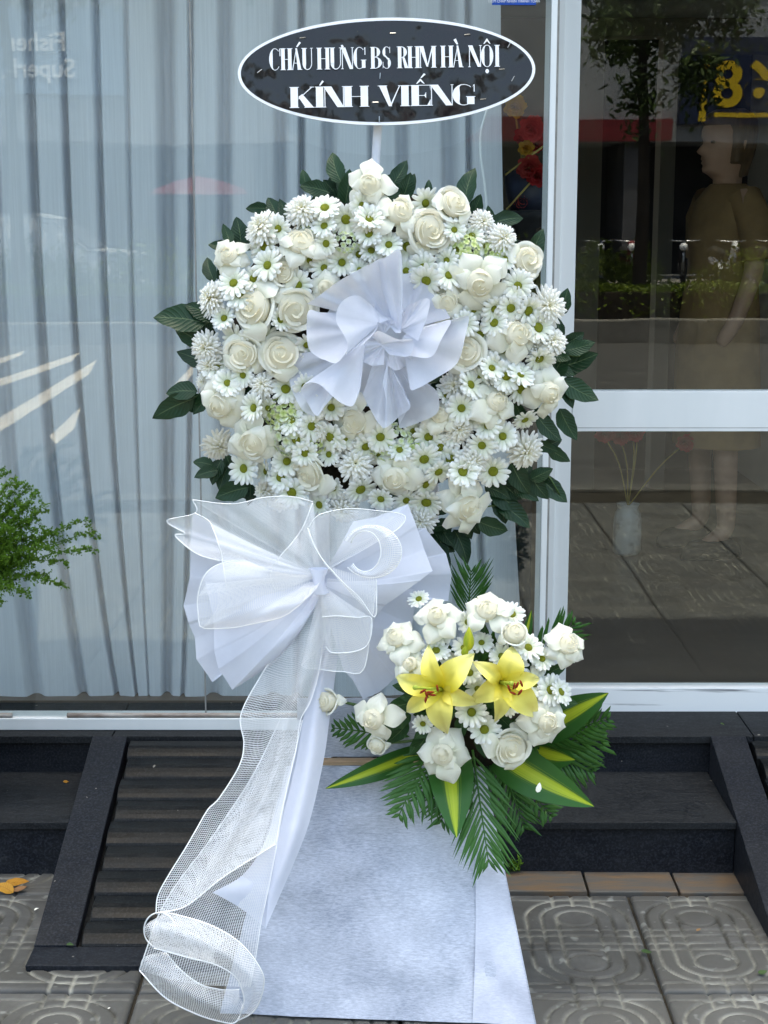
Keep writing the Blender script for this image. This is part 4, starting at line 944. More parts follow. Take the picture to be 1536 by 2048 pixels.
# ================================================================== FLOWERS
def heart_mesh(nm, nlay, r1, h0, h1, seed, lip=0.05, fold=.55):
    """tight spiral of petals round a small bud; +Z looks out of the flower. r1 outer radius, h0 height in the middle, h1 at the rim"""
    rg = random.Random(seed); mb = MB()
    top = lambda q: h0 + (h1 - h0) * q ** 1.6
    prof = [(max(.001, r1 * q * .97), top(q) - .10 - .05 * q) for q in np.linspace(0, 1, 9)] + [(r1 * .95, -.1), (r1 * .6, -.35)]
    n = 22; S = np.array([[(r_ * math.cos(2 * math.pi * j / n), r_ * math.sin(2 * math.pi * j / n), z) for j in range(n)] for r_, z in prof]); U = np.array([[(.15 + .35 * min(1, r_ / r1), j / n) for j in range(n)] for r_, z in prof])
    mb.grid(S, U, closed=True)
    off = rg.uniform(0, 6)
    for k in range(nlay):
        q = (k + .6) / nlay; rk = r1 * q ** .9; ang = off + k * 2.2 + rg.uniform(-.5, .5); wd = 2.2 - 0.7 * q; jx, jy, jz = rg.gauss(0, .035) * r1, rg.gauss(0, .035) * r1, rg.uniform(-.05, .05); ph = rg.uniform(0, 6); el = 1 + rg.uniform(-.08, .08)
        S, U = [], []
        for t_ in np.linspace(0, 1, 7):
            row, ru = [], []
            for a in np.linspace(-1, 1, 13):
                # the leading edge of every petal tucks inside the one before: a spiral, not a ring
                rr = rk * (1 + .16 * a * (1 - .4 * q) - .10 * abs(a) ** 2.5 * q) * (1.02 - fold * .22 * max(0, t_ - .5)) + lip * max(0, (t_ - .72) / .28) ** 2 * (.3 + q)
                zz = -0.2 + (top(q) + jz + .2) * t_ - .13 * abs(a) ** 3 * t_ + .015 * math.sin(3 * a + ph) * t_
                p = ang + a * wd * .5
                row.append((rr * math.cos(p) * el + jx, rr * math.sin(p) / el + jy, zz)); ru.append(((.25 + .75 * q) * (.35 + .65 * t_), a * .5 + .5))
            S.append(row); U.append(ru)
        mb.grid(np.array(S), np.array(U))
    return mb.mesh(nm, MT['rose_heart'], True)
def petal_mesh(nm, L, Wd, r0, z0, arch, drop, roll, seed, tip=1.0, mat='rose_petal'):
    rg = random.Random(seed); S, U = [], []; p1, p2 = rg.uniform(0, 6), rg.uniform(0, 6); sk = rg.uniform(-.12, .12)
    for s_ in np.linspace(0, 1, 11):
        row, ru = [], []
        hw = Wd * (0.42 + 0.58 * math.sin(min(1.0, s_ * 1.25) * math.pi / 2)) * (1 - max(0, (s_ - .50) / .50) ** 1.5 * min(.97, 0.55 + .32 * tip))
        for w_ in np.linspace(-1, 1, 9):
            x = r0 + L * s_ * (1 - 0.10 * tip * 0 - 0.06 * w_ * w_)
            y = w_ * hw + sk * s_ * s_
            z = z0 + arch * math.sin(math.pi * min(1, s_ * .9)) - drop * s_ ** 2.2 - roll * w_ * w_ * (s_ ** .8) + .025 * math.sin(4 * s_ + p1 + 2.2 * w_) + .12 * (1 - s_) * w_ * w_
            row.append((x, y, z)); ru.append((0.1 + .9 * s_, w_ * .5 + .5))
        S.append(row); U.append(ru)
    mb = MB(); mb.grid(np.array(S), np.array(U)); return mb.mesh(nm, MT[mat], True)
def cup_petal(nm, rk, zk, wd, lip, seed):
    rg = random.Random(seed); S, U = [], []; ph = rg.uniform(0, 6)
    for t_ in np.linspace(0, 1, 9):
        row, ru = [], []
        for a in np.linspace(-1, 1, 13):
            rr = rk * (0.60 + 0.40 * math.sin(min(1, t_ * 1.15) * math.pi / 2)) + lip * max(0, (t_ - .6) / .4) ** 1.6 * (1 - .25 * abs(a))
            zz = -0.35 + (zk + .35) * (t_ - max(0, t_ - .78) * 1.1) * (1 - .2 * abs(a) ** 2.5) + .03 * math.sin(3.3 * a + ph) * t_
            p = a * wd * .5 * (.7 + .3 * t_)
            row.append((rr * math.cos(p), rr * math.sin(p), zz)); ru.append((.2 + .8 * t_, a * .5 + .5))
        S.append(row); U.append(ru)
    mb = MB(); mb.grid(np.array(S), np.array(U)); return mb.mesh(nm, MT['rose_petal'], True)
H_C = [heart_mesh('rose', 10, .66, .40, .24, 3, .14), heart_mesh('rose', 9, .68, .38, .20, 4, .16), heart_mesh('rose', 11, .64, .42, .26, 5, .13)]
H_R = [heart_mesh('rose', 7, .42, .60, .44, 6, .03, 1.0), heart_mesh('rose', 6, .40, .64, .46, 7, .02, 1.2), heart_mesh('rose', 8, .45, .54, .40, 8, .05, .8)]
H_B = [heart_mesh('rose', 8, .55, .95, .78, 9, .04, 1.0)]
PT_R = [petal_mesh('petal', .80, .46, .22, .06, .10, .26, .20, s, tp) for s, tp in ((1, 1.3), (2, 1.2), (3, .8), (4, 1.4), (5, .9), (6, 1.2))]
PT_C = [cup_petal('petal', .74, h_, 1.9, l_, s) for s, h_, l_ in ((1, .24, .16), (2, .14, .22))] + [petal_mesh('petal', .56, .52, .48, .02, .12, .24, .16, 8, .7)]
PT_B = [cup_petal('petal', .62, .72, 2.1, .14, 3), petal_mesh('petal', .5, .36, .42, .1, .2, .3, .2, 9, .9)]
def axes(nv, roll):
    z = Vector(nv).normalized(); a = Vector((0, 0, 1)) if abs(z.z) < .9 else Vector((1, 0, 0)); x = a.cross(z).normalized(); y = z.cross(x)
    return x * math.cos(roll) + y * math.sin(roll), z
def place(c, nv, r_, roll=0.0):
    x, z = axes(nv, roll); return frame(c, x, z, r_)
def rose(par, c, nv, r_, typ):
    h = rnd.choice({'C': H_C, 'R': H_R, 'B': H_B}[typ])
    o = ob('rose', h, par, place(c, nv, r_, rnd.uniform(0, 6.28)))
    if typ == 'R':
        n1 = rnd.randint(5, 6); a0 = rnd.uniform(0, 6.28)
        for k in range(n1 + 3):
            inner = k >= n1; a = a0 + (k * 2 * math.pi / n1 if not inner else (k - n1) * 2 * math.pi / 3 + .5) + rnd.uniform(-.2, .2)
            s_ = rnd.uniform(.85, 1.12) * (.72 if inner else 1.0)
            m_ = Matrix.Rotation(a, 4, 'Z') @ Matrix.Translation((0, 0, .14 if inner else -.06 * (k % 2))) @ Matrix.Rotation(rnd.uniform(-.22, .16) - (.10 if inner else -.04), 4, 'Y') @ Matrix.Rotation(rnd.uniform(-.25, .25), 4, 'X') @ Matrix.Scale(s_, 4)
            ob('petal', rnd.choice(PT_R), o, m_)
    elif typ == 'C':
        a0 = rnd.uniform(0, 6.28)
        for k in range(7):
            a = a0 + k * 2 * math.pi / (4 if k < 4 else 3) + rnd.uniform(-.25, .25)
            if k < 4: m_ = Matrix.Rotation(a, 4, 'Z') @ Matrix.Rotation(rnd.uniform(-.10, .20), 4, 'Y') @ Matrix.Rotation(rnd.uniform(-.15, .15), 4, 'X') @ Matrix.Scale(rnd.uniform(.9, 1.06), 4); ob('petal', PT_C[k % 2], o, m_)
            else: m_ = Matrix.Rotation(a, 4, 'Z') @ Matrix.Translation((0, 0, -.08)) @ Matrix.Rotation(rnd.uniform(-.2, .2), 4, 'Y') @ Matrix.Scale(rnd.uniform(.9, 1.15), 4); ob('petal', PT_C[2], o, m_)
    else:
        a0 = rnd.uniform(0, 6.28)
        for k in range(3): ob('petal', PT_B[0], o, Matrix.Rotation(a0 + k * 2.1, 4, 'Z') @ Matrix.Rotation(rnd.uniform(0, .12), 4, 'Y'))
        for k in range(3): ob('petal', PT_B[1], o, Matrix.Rotation(a0 + k * 2.1 + 1, 4, 'Z') @ Matrix.Rotation(rnd.uniform(-.2, .2), 4, 'Y'))
    return o
def ray_flower(nm, layers, seed, mat, curl=0.0):
    """layers: (count, r_in, r_out, half width, z at base, rise)"""
    rg = random.Random(seed); mb = MB()
    for (cnt, ri, ro, hw, z0, rise) in layers:
        a0 = rg.uniform(0, 6)
        for k in range(cnt):
            a = a0 + k * 2 * math.pi / cnt + rg.uniform(-.5, .5) * 2 / cnt; L = (ro - ri) * rg.uniform(.84, 1.08); b = rg.uniform(-.10, .10); rs = rise + rg.uniform(-.09, .09); h_ = hw * rg.uniform(.85, 1.15)
            ca, sa = math.cos(a), math.sin(a); S, U = [], []
            for t_ in (0, .22, .5, .78, .93, 1.0):
                wv = h_ * {0: .45, .22: .8, .5: 1.0, .78: 1.0, .93: .72, 1.0: .25}[t_]
                rr = ri + L * t_; z = z0 + rs * t_ * (1.6 - t_ * (.8 + curl)); row, ru = [], []
                for w_ in (-1, 0, 1):
                    yy = w_ * wv + b * t_ * t_; zz = z - .045 * (0 if w_ else -1) * (1 if t_ > .1 else 0)
                    row.append((rr * ca - yy * sa, rr * sa + yy * ca, zz)); ru.append((t_ * .8 + .2 * ri, w_ * .5 + .5))
                S.append(row); U.append(ru)
            mb.grid(np.array(S), np.array(U))
    return mb.mesh(nm, MT[mat], True)
D_M = [ray_flower('daisy', [(15, .2, 1.0, .135, .0, .10), (13, .2, .90, .13, .05, .20)], s, 'daisy') for s in (1, 2, 3, 4)]
D_P = [ray_flower('daisy', [(14, .2, 1.0, .135, -.05, .35), (13, .2, .95, .13, .0, .50)], s, 'daisy') for s in (5, 6)]   # not fully open
def disc_mesh():
    mb = MB(); prof = [(.30, -.08), (.30, .05), (.27, .12), (.19, .16), (.10, .165), (.0, .15)]; mb.lathe(prof, 18); return mb.mesh('disc', MT['disc'], True)
DISC = disc_mesh()
C_M = [ray_flower('chrysanthemum', [(20, .1, 1.0, .085, -.12, .05), (19, .1, .96, .085, -.02, .16), (17, .08, .84, .08, .06, .32), (15, .08, .68, .075, .14, .45), (12, .06, .48, .065, .22, .50), (9, .03, .28, .05, .30, .45)], s, 'mum', .15) for s in (1, 2, 3)]
def hyd_mesh(seed, mat, n=46):
    rg = random.Random(seed); mb = MB()
    for k in range(n):
        th = math.acos(1 - 1.0 * (k + .5) / n * 1.15); ph = k * 2.39996
        d = np.array([math.sin(th) * math.cos(ph), math.sin(th) * math.sin(ph), math.cos(th)]); c = d * np.array([1, 1, .55]) * rg.uniform(.82, 1.0)
        x = np.cross(d, [.3, .8, .2]); x /= np.linalg.norm(x); y = np.cross(d, x); r_ = rg.uniform(.15, .21); a0 = rg.uniform(0, 1.6)
        for j in range(4):
            a = a0 + j * math.pi / 2; u = x * math.cos(a) + y * math.sin(a); v = np.cross(d, u)
            S = np.array([[c + u * r_ * t_ + v * w_ * r_ * .55 * hw + d * (.05 * t_ - .03 * abs(w_)) for w_ in (-1, 0, 1)] for t_, hw in ((.05, .3), (.45, 1), (.8, .9), (1, .35))])
            mb.grid(S)
    return mb.mesh('hydrangea', MT[mat], True)
HY = [hyd_mesh(1, 'hyd'), hyd_mesh(2, 'hyd_green'), hyd_mesh(3, 'hyd', 40)]
def daisy(par, c, nv, r_, part=False):
    o = ob('daisy', rnd.choice(D_P if part else D_M), par, place(c, nv, r_, rnd.uniform(0, 6.28)))
    ob('disc', DISC, o, Matrix.Translation((0, 0, .05 if part else .04)) @ Matrix.Scale(rnd.uniform(.78, .98), 4))
    return o
def leaf_mesh(seed, wd=.29, fold=.10, bend=.12):
    rg = random.Random(seed); S, U = [], []; sk = rg.uniform(-.05, .05); ph = rg.uniform(0, 6)
    for t_ in np.linspace(0, 1, 13):
        hw = wd * (math.sin(math.pi * t_ ** .78)) ** .75 * (1 - .12 * t_) if 0 < t_ < 1 else 0.004
        row, ru = [], []
        for w_ in (-1, -.5, 0, .5, 1):
            wv = 1 + .05 * math.sin(t_ * 19 + ph) * abs(w_)
            row.append((t_ - .5, w_ * hw * wv + sk * math.sin(3 * t_), fold * abs(w_) * hw / wd * .6 - bend * (t_ - .4) ** 2 + .012 * math.sin(9 * t_ + w_ * 3 + ph))); ru.append((t_, w_ * .5 + .5))
        S.append(row); U.append(ru)
    mb = MB(); mb.grid(np.array(S), np.array(U)); return mb.mesh('leaf', MT['leaf'], True)
LF = [leaf_mesh(1), leaf_mesh(2, .26, .14, .3), leaf_mesh(3, .32, .08, .2), leaf_mesh(4, .27, .05, -.15)]
LFB = [LF[1].copy(), LF[3].copy()]
for m_ in LFB: m_.materials.clear(); m_.materials.append(MT['palm_dark'])
def leaf(par, x, y, ln, ang, Y, tilt=.35):
    c = P(x, y, Y); a = R(ang); k = scl(Y, y)
    xd = (math.cos(a), rnd.uniform(-tilt, tilt), math.sin(a)); nv = (rnd.uniform(-tilt, tilt), -1, rnd.uniform(-.1, tilt + .2))
    return ob('leaf', rnd.choice(LF), par, frame(c, xd, nv, ln * k * 1.06))

# ------------------------------------------------------------------ the wreath
wre = empty('flower_wreath', (0, 0, 0), label='large round wreath of white roses, daisies and chrysanthemums edged with dark leaves', cat='wreath')
WCX, WCY = 765, 690
def wdepth(x, y):
    q = math.hypot(x - WCX, y - WCY) / 345.0
    return -0.955 - 0.095 * math.sqrt(max(0.0, 1 - ((q - .58) / .56) ** 2))
def wnorm(x, y, jit=.22):
    q = math.hypot(x - WCX, y - WCY) / 345.0; a = math.atan2(-(y - WCY), x - WCX); o_ = 1.0 * (q - .52)
    return (o_ * math.cos(a) + rnd.gauss(0, jit), -1, o_ * math.sin(a) + .12 + rnd.gauss(0, jit))
cW = P(WCX, WCY, -0.91); kw = scl(-0.91, 690)
mb = MB()
S = np.array([[cW + np.array([(215 + 88 * math.cos(b)) * kw * math.cos(a), -.055 * math.sin(b), (215 + 88 * math.cos(b)) * kw * math.sin(a)]) for b in np.linspace(0, 2 * math.pi, 14, endpoint=False)] for a in np.linspace(0, 2 * math.pi, 49)])
mb.grid(S, closed=True); mb.build('moss_ring', MT['foam'], wre, True)
ROSES = [(603, 490, 57, 'R'), (462, 515, 47, 'R'), (738, 372, 58, 'R'), (509, 616, 52, 'C'), (590, 620, 52, 'C'), (568, 546, 32, 'C'), (487, 708, 46, 'C'), (562, 708, 52, 'C'), (652, 575, 44, 'R'),
         (796, 430, 62, 'R'), (859, 462, 52, 'C'), (907, 409, 42, 'C'), (958, 562, 68, 'R'), (893, 605, 48, 'R'), (1054, 522, 40, 'C'), (1031, 670, 55, 'R'), (932, 704, 46, 'C'),
         (445, 806, 56, 'R'), (510, 882, 62, 'R'), (619, 949, 50, 'C'), (712, 842, 54, 'R'), (790, 953, 58, 'R'), (988, 806, 54, 'R'), (1093, 782, 60, 'R'), (928, 1008, 64, 'R'), (880, 832, 40, 'R')]
for x, y, r_, ty in ROSES:
    Y = wdepth(x, y) - .012; rose(wre, P(x, y, Y), wnorm(x, y, .24), r_ * rnd.uniform(.94, 1.08) * scl(Y, y), ty)
DAIS = [(650, 417), (723, 411), (692, 439), (531, 493), (653, 487), (536, 531), (468, 567), (508, 559), (541, 567), (596, 570), (684, 525), (648, 536), (716, 509), (742, 502), (449, 637), (473, 678), (530, 675),
        (432, 731), (487, 750), (816, 493), (850, 406), (908, 460), (944, 473), (894, 521), (847, 534), (1036, 572), (1024, 596), (947, 619), (1021, 616), (1055, 621), (989, 646), (960, 669), (1075, 656),
        (983, 737), (1078, 716), (455, 767), (509, 816), (537, 816), (571, 779), (662, 873), (688, 876), (489, 937), (533, 943), (562, 955), (574, 923), (584, 984), (667, 975), (720, 977), (640, 1009),
        (985, 735), (958, 757), (1012, 753), (1039, 779), (923, 816), (942, 829), (976, 852), (1049, 838), (1005, 873), (879, 893), (857, 873), (964, 890), (848, 917), (901, 917), (876, 942), (850, 968), (853, 1003), (762, 997), (986, 942),
        (610, 905), (755, 905), (690, 1005), (812, 1000), (480, 590), (620, 520), (560, 640), (1003, 700), (940, 770), (905, 870)]
for i in range(260):                                   # tuck further daisies into the open gaps
    a = rnd.uniform(0, 6.28); q = rnd.uniform(150, 318); x, y = WCX + q * math.cos(a), WCY - q * math.sin(a) + 6
    if all(math.hypot(x - u, y - v) > 27 for u, v in DAIS) and all(math.hypot(x - u, y - v) > r_ * .72 + 10 for u, v, r_, _ in ROSES) and len(DAIS) < 118: DAIS.append((x, y))
for x, y in DAIS:
    Y = wdepth(x, y) - rnd.uniform(-.008, .022); daisy(wre, P(x, y, Y), wnorm(x, y, .38), rnd.uniform(26, 37) * scl(Y, y), rnd.random() < .15)
for x, y, r_ in ((606, 423, 40), (527, 458, 43), (427, 598, 40), (415, 695, 38), (735, 446, 40), (963, 446, 30), (1003, 478, 36), (1092, 614, 45), (1102, 684, 36), (436, 888, 38), (410, 764, 22), (525, 770, 30), (711, 928, 42),
                 (688, 1016, 36), (533, 984, 30), (910, 776, 40), (916, 855, 36), (1048, 899, 43), (939, 922, 43), (845, 1040, 34), (640, 858, 26), (420, 730, 30), (1070, 700, 28), (560, 1000, 26)):
    Y = wdepth(x, y) - rnd.uniform(-.006, .010); ob('chrysanthemum', rnd.choice(C_M), wre, place(P(x, y, Y), wnorm(x, y, .3), r_ * scl(Y, y), rnd.uniform(0, 6)))
for x, y, r_, k in ((694, 478, 34, 2), (926, 502, 40, 1), (996, 506, 36, 1), (866, 566, 30, 0), (588, 866, 52, 2), (568, 828, 40, 1), (625, 890, 34, 1), (785, 888, 46, 0), (820, 900, 34, 1), (750, 880, 30, 0), (620, 470, 26, 0)):
    Y = wdepth(x, y) + .004; ob('hydrangea', HY[k], wre, place(P(x, y, Y), wnorm(x, y, .15), r_ * scl(Y, y), rnd.uniform(0, 6)))
LEAVES = [(675, 341, 62, 110), (615, 367, 40, 100), (632, 385, 52, 170), (664, 385, 40, 130), (682, 378, 32, 100), (701, 373, 32, 80), (519, 423, 38, 180), (549, 420, 42, 120), (572, 429, 46, 110), (459, 473, 38, 110), (483, 467, 50, 100),
          (446, 498, 40, 170), (427, 540, 48, 110), (366, 641, 88, 175), (407, 624, 54, 160), (412, 656, 48, 215), (383, 672, 52, 150), (392, 716, 60, 150), (797, 354, 52, 65), (816, 376, 42, 60), (856, 382, 28, 80), (936, 376, 68, 80),
          (948, 417, 40, 70), (974, 438, 36, 100), (1011, 446, 58, 10), (1068, 496, 62, 60), (1119, 605, 48, 70), (1112, 654, 38, 100), (1140, 678, 42, 30), (1153, 693, 52, 10), (1144, 722, 80, 10), (1112, 710, 42, 330), (1118, 737, 48, 330),
          (369, 782, 56, 175), (354, 814, 78, 205), (410, 800, 52, 235), (418, 943, 42, 200), (412, 923, 36, 170), (439, 940, 46, 250), (453, 952, 46, 250), (468, 981, 62, 200), (503, 984, 38, 260),
          (1153, 779, 70, 325), (1130, 846, 60, 300), (1092, 855, 58, 320), (1089, 890, 38, 340), (1112, 905, 44, 330), (1036, 952, 62, 300), (1077, 943, 42, 20), (1074, 970, 50, 310), (1103, 975, 60, 320), (1018, 975, 48, 320),
          (1007, 993, 62, 330), (1048, 984, 46, 330), (1024, 1025, 68, 320), (983, 1046, 58, 340), (945, 1043, 38, 300), (930, 1054, 40, 300), (881, 1046, 42, 200), (878, 1081, 52, 290), (892, 1066, 42, 300), (919, 1087, 62, 290), (884, 1104, 48, 300)]
for x, y, l, a in LEAVES:
    t_ = math.atan2(-(y - WCY), x - WCX); leaf(wre, x + 7 * math.cos(t_), y - 7 * math.sin(t_), l * 1.14, a, -.94 + rnd.uniform(-.015, .015))
for x, y, l, a in LEAVES[::2]:
    t_ = math.atan2(-(y - WCY), x - WCX); leaf(wre, x - 16 * math.cos(t_) + rnd.uniform(-14, 14), y + 16 * math.sin(t_) + rnd.uniform(-14, 14), l * .9, a + rnd.uniform(-50, 50), -.93 + rnd.uniform(-.01, .01))
for i in range(34):                                    # leaves glimpsed between the flowers and in the middle
    a = rnd.uniform(0, 6.28); q = rnd.uniform(110, 330)
    leaf(wre, WCX + q * math.cos(a), WCY - q * math.sin(a), rnd.uniform(44, 70), math.degrees(a) + rnd.uniform(-50, 50), -.965, .3)
for x, y, l, a in ((660, 800, 60, 200), (690, 812, 56, 330), (830, 868, 50, 300), (880, 770, 56, 40), (840, 790, 60, 10), (700, 790, 60, 90), (870, 740, 60, 60)): leaf(wre, x, y, l, a, -.985, .2)
# short stems that carry the leaf sprays
for (x0, y0, x1, y1) in ((440, 648, 395, 640), (430, 780, 380, 800), (1085, 935, 1120, 990), (1040, 440, 985, 470), (700, 370, 690, 420), (950, 1020, 1010, 1010), (1100, 715, 1160, 712), (560, 430, 590, 455)):
    mb = MB(); mb.tube([P(x0, y0, -.935), P((x0 + x1) / 2, (y0 + y1) / 2 - 3, -.94), P(x1, y1, -.93)], .0016, 5); mb.build('stem', MT['stem'], wre, True)

# ------------------------------------------------------------------ the low bouquet on the shelf
bq = empty('flower_bouquet', (0, 0, 0), label='low bouquet of two yellow lilies, white roses and striped palm leaves on the stand shelf', cat='bouquet')
BCX, BCY = 930, 1385
def bdepth(x, y):
    q = math.hypot((x - BCX) / 270.0, (y - BCY) / 200.0)
    return -1.10 - 0.10 * math.sqrt(max(0.0, 1 - q * q * .9))
def bnorm(x, y, jit=.18, k=.75):
    return (k * (x - BCX) / 230 + rnd.gauss(0, jit), -1, .42 - k * (y - BCY) / 190 + rnd.gauss(0, jit))
# moss block hidden among the stems
c0 = P(935, 1430, -.99); mb = MB(); mb.lathe([(0.0, .10), (.06, .09), (.10, .04), (.115, -.02), (.10, -.075), (0.0, -.08)], 20, c0); mb.build('moss_block', MT['foam'], bq, True)
for x, y, r_, ty, nv in ((660, 1404, 36, 'B', (-.75, -1, .35)), (752, 1436, 55, 'R', (-.5, -1, .1)), (757, 1486, 27, 'B', (-.4, -1, -.2)), (874, 1236, 52, 'R', None), (795, 1280, 50, 'R', None), (973, 1224, 52, 'R', None), (1026, 1272, 36, 'B', (.2, -1, .8)),
                         (1132, 1292, 50, 'R', None), (885, 1506, 57, 'R', None), (1020, 1496, 50, 'C', None), (1090, 1442, 52, 'R', None), (820, 1330, 40, 'R', None)):
    Y = bdepth(x, y) - .01; rose(bq, P(x, y, Y), nv or bnorm(x, y, .12, .5), r_ * scl(Y, y), ty)
for x, y, r_ in ((838, 1199, 24), (878, 1269, 30), (872, 1302, 30), (842, 1332, 26), (935, 1245, 26), (927, 1296, 26), (963, 1286, 26), (1003, 1314, 30), (1056, 1296, 34), (939, 1346, 28), (1024, 1229, 28), (1084, 1318, 28), (1068, 1366, 36), (1100, 1380, 36),
                 (1121, 1384, 30), (943, 1425, 34), (969, 1459, 34), (846, 1447, 22), (955, 1378, 26), (1016, 1411, 26), (905, 1330, 28), (1030, 1330, 28)):
    Y = bdepth(x, y) + rnd.uniform(0, .02); daisy(bq, P(x, y, Y), bnorm(x, y, .25), r_ * scl(Y, y), rnd.random() < .2)
# lilies: six recurved tepals, stamens and pistil
zz = lambda x, y: (620 + x / 2.477, 1120 + y / 2.477)
def tepal(c, tip, nv, wd, recurve=.03, seed=0):
    c, tip, nv = np.asarray(c), np.asarray(tip), np.asarray(nv, float); nv = nv / np.linalg.norm(nv); d = tip - c; L = np.linalg.norm(d); sd = np.cross(d / L, nv); sd /= np.linalg.norm(sd)
    S, U = [], []
    for t_ in np.linspace(0, 1, 14):
        hw = wd * (math.sin(math.pi * min(1, .10 + .90 * t_ ** .85))) ** .8 if t_ < 1 else .0008
        row, ru = [], []
        for w_ in np.linspace(-1, 1, 7):
            z = .030 * math.sin(math.pi * t_ ** .8) * .9 - recurve * t_ ** 4 + .010 * w_ * w_ * math.sin(math.pi * t_) - .004 * (1 - min(1, abs(w_) * 3)) + .003 * math.sin(9 * t_ + 3 * w_ + seed)
            row.append(c + d * t_ + sd * w_ * hw + nv * z); ru.append((t_, w_ * .5 + .5))
        S.append(row); U.append(ru)
    mb = MB(); mb.grid(np.array(S), np.array(U)); return mb
def lily(cpx, tips, anth, stig, Yc, nv):
    c = P(*zz(*cpx), Yc + .02); nv = np.asarray(nv, float); nv /= np.linalg.norm(nv)
    mb = MB(); sp = P(*zz(*stig), Yc - .055); mb.tube(spline([c, c * .5 + sp * .5 + nv * .006, sp], 8), [.005, .004, .003, .0026, .0026, .0026, .003, .0045], 7); o = mb.build('lily', MT['lily_green'], bq, True)
    for k, (x, y, wd) in enumerate(tips):
        tepal(c, P(*zz(x, y), Yc - .006 + (.012 if k % 2 else 0)), nv, wd * .86, .034, k).build('tepal', MT['lily'], o, True)
    for x, y, a in anth:
        e = P(*zz(x, y), Yc - .05); mb = MB(); mb.tube(spline([c, c * .55 + e * .45 + nv * .008, e], 8), .0011, 5); f_ = mb.build('filament', MT['lily_green'], o, True)
        dv = np.array([math.cos(R(a)), -.3, math.sin(R(a))]) * .0075; mb = MB(); mb.tube([e - dv, e - dv * .4 + nv * .002, e + dv * .4 + nv * .002, e + dv], [.0009, .0024, .0024, .0009], 6); mb.build('anther', MT['anther'], f_, True)
lily((655, 640), [(405, 580, .024), (570, 422, .022), (800, 466, .031), (835, 715, .020), (662, 868, .030), (458, 760, .020)], [(560, 650, 40), (578, 665, 110), (595, 655, 10), (632, 635, 100), (575, 690, 80), (605, 668, 0)], (517, 632), -1.225, (-.25, -1, .25))
lily((945, 605), [(820, 503, .020), (1018, 425, .030), (1155, 588, .020), (1140, 780, .031), (932, 806, .020), (798, 702, .024)], [(985, 635, 110), (1005, 660, 150), (1025, 620, 70), (1046, 612, 110), (1040, 655, 60), (1010, 625, 80)], (1000, 610), -1.225, (.12, -1, .3))
# lily buds
for x0, y0, x1, y1, r_ in ((937, 1300, 938, 1254, .0105), (928, 1312, 933, 1290, .007)):
    a, b = P(x0, y0, -1.2), P(x1, y1, -1.21); mb = MB(); mb.tube(spline([a, a * .6 + b * .4, b], 9), r_ * np.array([.35, .75, 1, 1, .95, .8, .6, .35, .1]), 9); mb.build('lily_bud', MT['bud'], bq, True)
# blades: base px, tip px, half width px, base Y, tip Y
def blade(par, name, b, t, hw, Yb, Yt, mat, sag=.0, twist=0.0, n=16):
    pb_, pt = P(*b, Yb), P(*t, Yt); d = pt - pb_; L = np.linalg.norm(d); k = scl(Yt, t[1]); nv = np.array([twist, -1, .25]); sd = np.cross(d / L, nv); sd /= np.linalg.norm(sd); nv = np.cross(sd, d / L)
    S, U = [], []
    for s_ in np.linspace(0, 1, n):
        w_ = hw * k * max(.02, math.sin(math.pi * min(1, .16 + .84 * s_ ** .9)) ** .8) if s_ < 1 else .0006
        row, ru = [], []
        for q in np.linspace(-1, 1, 7):
            row.append(pb_ + d * s_ + sd * q * w_ + nv * (.18 * abs(q) * w_ + sag * math.sin(math.pi * s_) * L) + np.array([0, 0, -.0])); ru.append((s_, q * .5 + .5))
        S.append(row); U.append(ru)
    mb = MB(); mb.grid(np.array(S), np.array(U)); return mb.build(name, MT[mat], par, True)
for b, t, hw, Yb, Yt, sg_, tw in (((850, 1500), (651, 1577), 24, -1.05, -1.16, .05, .2), ((895, 1480), (913, 1676), 46, -1.08, -1.22, .08, 0), ((985, 1500), (1188, 1613), 46, -1.06, -1.20, .08, -.3), ((1060, 1470), (1217, 1386), 40, -1.03, -1.12, .05, -.2),
                                  ((1030, 1330), (1063, 1220), 16, -1.03, -1.04, .03, .6), ((960, 1330), (988, 1257), 13, -1.10, -1.17, .04, .5), ((940, 1318), (990, 1300), 13, -1.14, -1.18, .05, 0), ((830, 1440), (790, 1475), 22, -1.0, -1.08, .05, 0),
                                  ((1070, 1500), (1150, 1520), 34, -1.0, -1.05, .05, 0)):
    blade(bq, 'striped_leaf' if hw > 14 else 'lily_leaf', b, t, hw, Yb, Yt, 'striped' if hw > 14 else 'palm', sg_, tw)
